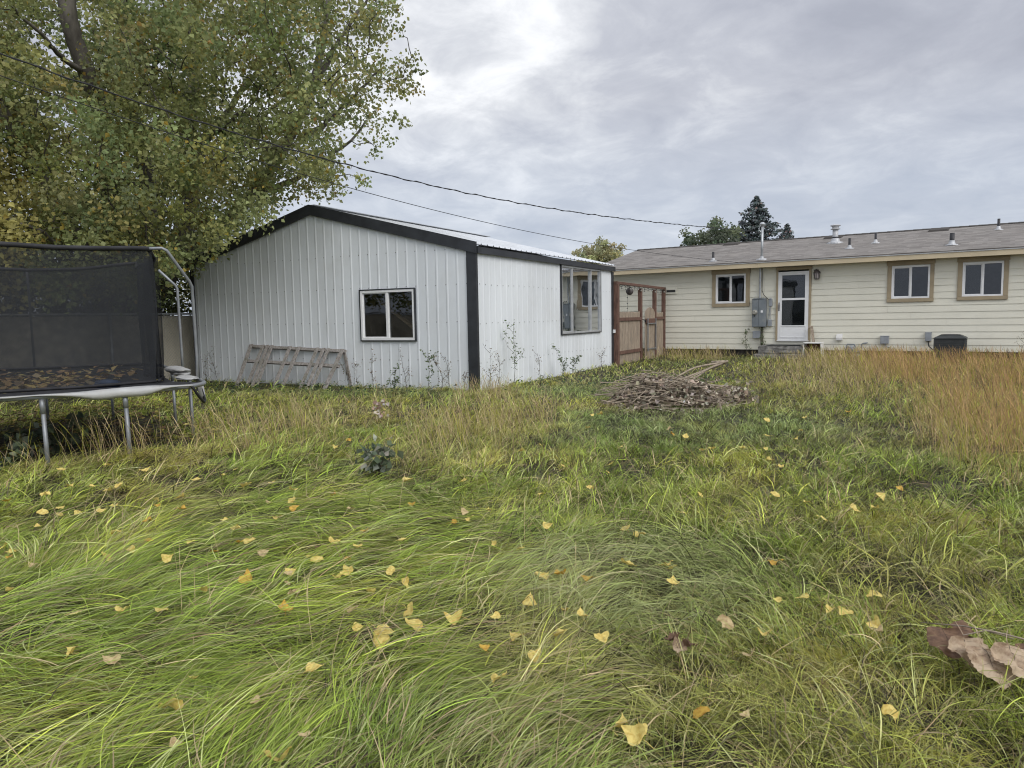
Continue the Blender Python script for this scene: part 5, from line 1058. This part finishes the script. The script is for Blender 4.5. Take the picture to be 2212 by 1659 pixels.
R3 = '785,548 460,662 800,732 735,805 830,772 955,722 430,530 155,860 415,915 100,965 35,1035 330,1103 35,1138 745,1005 920,905 990,938 1165,970 1230,820 1340,825 1300,625 1415,645 1745,420 1725,472 1435,408 1290,305 1175,360 1805,308 1435,160 640,118 280,68 295,260 145,270 45,270 50,20 475,98 500,180 1625,95 1675,100 1600,175 1840,850 1940,875 1860,1085 2115,1010 2150,1090 1410,1140 1585,1155 1310,1145 2125,195 2145,220 1620,632 55,715'
R4 = '185,65 275,220 445,220 90,195 110,300 255,395 725,240 1000,210 1220,105 1555,212 1450,178 1695,380 1130,345 920,435 1260,492 1030,635 1425,340 1470,430 1815,935 1950,970 1900,1015 410,15 465,285 2145,5'
R5 = '125,327 197,320 390,305 565,393 630,430 540,325 600,615 115,620 870,695 1110,720 1430,718 1145,530 1290,625 1850,590 1400,585 905,775 870,155 790,115 548,130 545,235 680,290 1075,85 735,245 110,1145 600,1045 575,975 15,785 800,670 1255,710 20,240 760,200'
R6 = '1245,85 605,120 770,95 950,190 1045,195 1255,285 1270,325 275,272 440,485 530,340 2110,125 830,840 410,870 110,860 1355,860'
PX = []
for S_, ox, oy in ((R1, 0, 864), (R2, 0, 1260), (R3, 737.3, 864), (R4, 737.3, 1260), (R5, 1474.6, 864), (R6, 1474.6, 1260)):
    for w_ in S_.split(): a, b = w_.split(','); PX.append((ox+int(a)/3, oy+int(b)/3))
KINDS = [('leaf_pale', 'pale yellow'), ('leaf_gold', 'golden yellow'), ('leaf_tan', 'tan'), ('leaf_brown', 'brown')]
LM = {}
for mn, _ in KINDS:
    for v in range(12):
        o = poplar(1., curl=[.1, .35, .6, .15, .9, .3][v % 6], fold=[.1, .25, .45, .6, .15, -.2][v % 6], seed=v, crump=.12+.02*v).build('fallen_leaf', mn, smooth=True); LM[mn, v] = o.data; bpy.data.objects.remove(o)
rl = random.Random(12)
def zone(px, py):
    h_ = 'at the left' if px < 740 else ('in the middle' if px < 1475 else 'at the right')
    v_ = 'of the far lawn' if py < 1000 else ('of the lawn' if py < 1230 else ('of the near grass' if py < 1450 else 'of the closest grass'))
    return h_+' '+v_
for px, py in PX:
    if rl.random() < .12: continue
    mn, cw = rl.choices(KINDS, [70, 14, 14, 2])[0]; v = rl.randrange(12)
    if (px, py) in ((65/3, 864+1040/3),): mn, cw = KINDS[1]
    p = on_grass(px, py); o = bpy.data.objects.new('fallen_leaf', LM[mn, v]); col.objects.link(o)
    s = rl.choice((.044, .052, .060, .066, .076))*rl.uniform(.9, 1.1)*(.85 if cw in ('tan', 'brown') else 1.)
    o.location = (p[0], p[1], p[2]+.008); o.rotation_euler = (rl.gauss(0, .35), rl.gauss(-.1, .3), rl.uniform(0, 6.28)); o.scale = (s, s*rl.uniform(.85, 1.1), s)
    tag(o, f'{cw} {"curled" if v % 6 in (2, 3, 4) else "flat"} poplar leaf lying {zone(px, py)}', 'leaf', 'fallen poplar leaves on the grass')

# dead branch with big dry leaves, close by on the right
p = on_grass(2080, 1400); br = empty('dead_branch', (p[0], p[1], p[2]), 'dead branch with big crumpled brown leaves at the right edge', 'branch')
def rel(px, py, dz=0., z=None): q = at_z(px, py, p[2]+dz); return q-p
mb = MB(); mb.tube([rel(1990, 1345, .06), rel(2080, 1352, .10), rel(2150, 1365, .10), rel(2230, 1385, .09), rel(2330, 1410, .06)], [.002, .0025, .003, .0035, .004], 6); mb.tube([rel(2080, 1372, .09), rel(2130, 1362, .10), rel(2190, 1380, .08)], [.002]*3, 5); mb.build('twig', 'branch_dry', br, smooth=True)
def bigleaf(px, py, size, rx, ry, rz_, m, curl, fold, seed, dz):
    lr = random.Random(seed); tip = Vector((-FWD[0]*.8+RGT[0]*(rx-.4)*.9, -FWD[1]*.8+RGT[1]*(rx-.4)*.9, -.42+lr.uniform(-.15, .15))).normalized(); nr_ = Vector((-FWD[0]*.35+RGT[0]*lr.uniform(-.4, .4), -FWD[1]*.35+RGT[1]*lr.uniform(-.4, .4), 1.)).normalized(); sd_ = nr_.cross(tip).normalized(); nr_ = tip.cross(sd_); size *= 1.05
    o = poplar(1., curl*.6, fold*.5, seed, True, .24, True).build('leaf', [m, 'twig'], br, smooth=True); q = rel(px, py, dz); o.location = q; o.rotation_euler = Matrix((tip, sd_, nr_)).transposed().to_euler(); o.scale = (size, size*1.08, size); sb = o.modifiers.new('sub', 'SUBSURF'); sb.levels = 1; sb.render_levels = 1
for a in ((2048, 1390, .125, .3, .75, -1.9, 'leaf_brown', .5, .35, 3, .05), (2100, 1412, .125, .35, .55, -1.35, 'leaf_big', .35, .12, 5, .05), (2140, 1440, .15, .30, .5, -1.5, 'leaf_big', .3, .1, 8, .03), (2078, 1362, .07, .9, .3, .4, 'leaf_brown', .9, .5, 2, .07), (2195, 1432, .13, .3, .45, -1.1, 'leaf_big', .35, .2, 11, .05), (2250, 1420, .13, .4, .4, -1.7, 'leaf_brown', .4, .2, 19, .05), (2072, 1395, .10, .2, 1.0, -1.7, 'leaf_brown', .4, .3, 22, .03)): bigleaf(*a)
p = on_grass(1465, 1412); o = empty('dead_leaf_cluster', tuple(p), 'small crumpled dark brown leaf cluster left of the dead branch', 'dead leaves')
for k, (a, b, c) in enumerate(((0, 0, .3), (.03, .012, 2.1), (-.02, .02, 4.0))):
    l_ = poplar(.058, 1.0, .6, 30+k, True, .4, True).build('leaf', ['leaf_brown' if k else 'leaf_big', 'twig'], o, smooth=True); l_.location = (a, b, .02+.01*k); l_.rotation_euler = (.5, .3, c)

# ================================================================== brush pile
def heap_h(x, y, cx, cy, a, b, hh, th=0.): c, s = math.cos(th), math.sin(th); dx, dy = x-cx, y-cy; u = (dx*c+dy*s)/a; v = (-dx*s+dy*c)/b; return hh*np.clip(1-u*u-v*v, 0, 1)**.6
hp = at_z(1440, 862, .1); hp2 = at_z(1570, 852, .1); TH = math.atan2(RGT[1], RGT[0])
n = 5200; r = np.random.default_rng(31); u = r.normal(0, .42, n); v = r.normal(0, .40, n); k = np.hypot(u, v) < 1; u, v = u[k], v[k]; n = len(u)
lump = .55+.9*fbm(u*2.2+4, v*2.2, 77, 2)
xx = hp[0]+RGT[0]*u*.95+FWD[0]*v*1.2; yy = hp[1]+RGT[1]*u*.95+FWD[1]*v*1.2; zz = gz(xx, yy)+.46*(np.clip(1-u*u-v*v, 0, 1)**1.1)*lump*r.uniform(.25, 1., n)+.03
PP = np.stack([xx, yy, zz], 1); DC = [(.38, .325, .245), (.255, .21, .155), (.53, .47, .375), (.115, .09, .065)]
tag(leaf_swarm('leaf_heap', PP, .08, mixcol(n, DC, [4, 3, 2.2, 2], 7, .25), 'dead_leaf', droop=.5, seed=33), 'heap of withered grey brown leaves in the middle of the yard', 'leaf heap', kind='stuff')
mb = MB(); r = np.random.default_rng(35)
for k in range(420):
    i = r.integers(0, len(PP)); a = r.uniform(0, 6.28); L_ = r.uniform(.25, .95); c = PP[i]+np.array([0, 0, r.uniform(.0, .05)]); dv = np.array([math.cos(a), math.sin(a), r.normal(0, .14)])*L_/2; bow = np.array([0, 0, r.uniform(-.02, .06)]); mb.tube([c-dv, c+bow+r.normal(0, .015, 3), c+dv], [r.uniform(.005, .011), .006, .003], 4, caps=False)
tag(mb.build('twig_tangle', 'branch_dry'), 'tangle of thin dry twigs caught in the leaf heap', 'twigs', kind='stuff')
def cutbranch(stems, label, seed, lv, at0):
    o = empty('cut_branch', at0, label, 'branch'); rs = np.random.default_rng(seed)
    for pts, a, b in stems:
        mb = MB(); C = limb(mb, [np.array(q)-at0 for q in pts], a, b, 7, .03, seed, 18); mb.build('stem', 'branch_dry', o, smooth=True); seed += 1
    if lv is not None: leaf_swarm('dead_foliage', lv-at0, .08, mixcol(len(lv), DC, [4, 3, 2, 2], seed), 'dead_leaf', o, droop=.7, seed=seed)
    return o
bt = at_r(1562, 784, 13.4); D_ = lambda px, py, d: at_r(px, py, d)
cutbranch([([bt+np.array([.06, .02, .03]), D_(1548, 786, 13.2), D_(1520, 789, 12.9), D_(1480, 800, 12.4), D_(1430, 838, 11.9), D_(1380, 885, 11.2)], .022, .006),
           ([bt, D_(1530, 797, 13), D_(1490, 812, 12.4), D_(1440, 836, 11.8), D_(1395, 868, 11.2)], .026, .007),
           ([bt, D_(1530, 800, 12.6), D_(1500, 822, 12.1), D_(1455, 848, 11.5), D_(1420, 865, 11.)], .022, .006),
           ([bt, D_(1520, 803, 12.2), D_(1470, 826, 11.6), D_(1445, 845, 11.2)], .016, .004), ([D_(1536, 783, 13.5), bt+np.array([.03, 0, .01])], .03, .034)], 'pale arching cut branch with forked stems above the leaf heap', 90, None, np.array(hp))
cutbranch([([D_(1530, 832, 11.6), D_(1575, 836, 11.5), D_(1605, 838, 11.4)], .022, .016), ([D_(1400, 872, 10.8), D_(1480, 860, 10.9), D_(1560, 868, 10.9)], .014, .006), ([D_(1420, 830, 11.9), D_(1350, 825, 12.2)], .010, .004), ([D_(1390, 845, 11.4), D_(1450, 838, 11.6), D_(1500, 846, 11.6)], .012, .005)], 'short pale stick lying across the right end of the leaf heap', 97, np.concatenate([np.array(D_(1588, 862, 11.2))+np.random.default_rng(5).normal(0, .13, (420, 3))*np.array([1, 1.2, .85]), np.array(D_(1540, 864, 11.1))+np.random.default_rng(6).normal(0, .1, (200, 3))]), np.array(hp2))

# ================================================================== saplings and weeds
def sapling(px, py, h, sp_r, label, seed, cols, wts, ls, n=70, zb=None, cat='plant'):
    q = at_z(px, py, .07); q[2] = sward_top(q[0], q[1], .5); o = empty('sapling', tuple(q), label, cat); r = np.random.default_rng(seed); mb = MB(); pts = []
    for k in range(4):
        a = r.uniform(0, 6.28); e = np.array([math.cos(a)*sp_r*.7, math.sin(a)*sp_r*.7, h*r.uniform(.65, 1.)]); C = limb(mb, [(0, 0, -.03), e*np.array([.3, .3, .5]), e], .007, .003, 5, .02, seed+k, 10); pts += list(C[3:])
    mb.build('stem', 'twig', o, smooth=True); pts = np.array(pts); P = pts[r.integers(0, len(pts), n)]+r.normal(0, sp_r*.28, (n, 3))*np.array([1, 1, .6]); P[:, 2] = np.clip(P[:, 2], .04, h*1.05)
    mb = None; leaf_swarm('foliage', P, ls, mixcol(n, cols, wts, seed), 'leaf', o, droop=.55, seed=seed); return o
BG = [(.15, .185, .115), (.11, .14, .09), (.38, .40, .32), (.22, .25, .18)]
sapling(815, 1032, .30, .16, 'dark grey green poplar sapling growing in the middle of the lawn', 201, BG, [3, 3, 1.6, 1.5], .072, 120)
sapling(62, 1002, .32, .20, 'dark leafy sapling under the trampoline edge at far left', 205, BG, [3, 3, .6, 1], .09, 60); sapling(140, 985, .36, .22, 'big leaved sapling between the two front trampoline legs', 207, BG, [3, 3, .8, 1], .10, 70); sapling(25, 1030, .2, .16, 'low dark sapling beside the trampoline at the left edge', 209, BG, [3, 3, .5, 1], .08, 40)
def weed(x, y, h, label, seed, kind='dry', group=None):
    z = gzf(x, y); o = empty('weed', (x, y, z), label, 'weed', 0, group); r = np.random.default_rng(seed); mb = MB(); P = []; C = limb(mb, [(0, 0, -.03), (r.normal(0, .05), r.normal(0, .05), h*.5), (r.normal(0, .10), r.normal(0, .08), h)], .0055, .002, 5, .02, seed, 14)
    for k in range(r.integers(5, 10)):
        i = r.integers(3, 13); a = r.uniform(0, 6.28); L_ = h*r.uniform(.12, .32); e = C[i]+np.array([math.cos(a)*L_*.6, math.sin(a)*L_*.6, L_*.8]); B = [C[i], (C[i]+e)/2+np.array([math.cos(a), math.sin(a), 0])*L_*.12, e]; mb.tube(B, [.0035, .0025, .0015], 4, caps=False); P += [B[1], e, (B[1]+e)/2]
    mb.build('stem', 'twig' if kind == 'dry' else 'bark_dark', o); P = np.array(P+list(C[4:])); n = 60 if kind == 'dry' else 110; Q = P[r.integers(0, len(P), n)]+r.normal(0, .025, (n, 3))
    leaf_swarm('foliage', Q, .028 if kind == 'dry' else .045, mixcol(n, [(.26, .20, .135), (.17, .15, .10)] if kind == 'dry' else [(.13, .17, .09), (.19, .235, .13)], [1, 1], seed), 'leaf', o, droop=.1, seed=seed); return o
GW = 'dry weeds along the shed walls'
for i, (px, h, lab) in enumerate(((448, .55, 'thin dry weed by the left corner of the shed'), (470, .75, 'tall dry weed right of the left shed corner'), (752, .62, 'dry weed against the shed just right of the wooden frame'), (775, .52, 'dry weed under the left edge of the gable window'), (808, .80, 'tallest dry weed under the middle of the gable window'), (848, .55, 'dark leafy weed below the gable window mullion'), (880, .72, 'dry weed below the right edge of the gable window'), (925, .75, 'dark leafy weed halfway between window and black corner'), (950, .66, 'dry weed nearer the black shed corner'), (975, .70, 'dry branched weed just left of the black corner'), (1000, .42, 'small dry weed beside the black corner trim'))):
    p = at_y(px, 800, CY-.22-.12*(i % 3)); weed(p[0], p[1], h*.95, lab, 300+i, 'green' if i in (5, 7) else 'dry', GW)
for i, (px, h, kd, lab) in enumerate(((1050, .80, 'dry', 'dry weed on the side wall right beside the black corner'), (1072, .70, 'dry', 'dry branched weed on the side wall left of the tall green weed'), (1112, 1.28, 'green', 'tall green weed standing before the white side wall'), (1165, .62, 'dry', 'leaning dry weed right of the tall green weed'), (1215, .66, 'green', 'dark bushy weed below the big side window'), (1240, .40, 'green', 'low dark weed under the side window middle'), (1300, .55, 'dry', 'thin dry weed near the far end of the side wall'))):
    p = at_x(px, 800, CX+.30); weed(p[0], p[1], h, lab, 330+i, kd, GW)
q = hw(-.9, -.12, 0); weed(q[0], q[1], .85, 'thin climbing weed on the siding left of the meter', 350, 'green'); q = hw(-.42, -.16, 0); weed(q[0], q[1], .78, 'dark creeper around the conduit beside the steps', 352, 'green')
q = hw(6.1, -.8, 0); weed(q[0], q[1], .75, 'tall brown weed right of the air conditioner', 354)
# pale scrap of dried plant in the grass before the shed, and the plants round it
p = on_grass(812, 900); o = empty('dried_plant', (p[0], p[1], p[2]-.1), 'pale pinkish dried plant scrap standing in the grass', 'dried plant'); r = np.random.default_rng(44); mb = MB(); mb.tube([(0, 0, 0), (.03, .02, .12), (.05, .06, .27)], .006, 5); mb.build('stem', 'branch_dry', o); P = np.stack([r.normal(.03, .05, 46), r.normal(.04, .05, 46), r.uniform(.03, .30, 46)], 1); leaf_swarm('foliage', P, .06, mixcol(46, [(.42, .31, .25), (.5, .44, .38)], [2, 1], 4), 'dead_leaf', o, seed=4)
# broad leaved ground cover in the damp strip by the shed and round the heap
r = np.random.default_rng(77); n = 11000; x = r.uniform(-13.5, -1.5, n); y = r.uniform(8.6, 17.5, n); k = open_ground(x, y) & (r.random(n) < np.clip(ell(x, y, -9.6, 10.4, 3.6, 1.1, .1)+ell(x, y, -5.2, 13.2, 2.0, 1.5, 1.2)+ell(x, y, -3.4, 12.6, 1.6, 1.0, 1.2), 0, 1)*(.2+1.2*fbm(x*1.4, y*1.4, 91, 2))); x, y = x[k], y[k]
PP = np.stack([x, y, gz(x, y)+r.uniform(.03, .16, len(x))], 1); tag(leaf_swarm('ground_cover', PP, .055, mixcol(len(PP), [(.075, .125, .05), (.11, .17, .075), (.05, .08, .035), (.42, .36, .14)], [3, 2, 2, .3], 9), 'leaf', flat=.6, seed=78), 'low broad leaved ground cover near the shed and leaf heap', 'ground cover', kind='stuff')
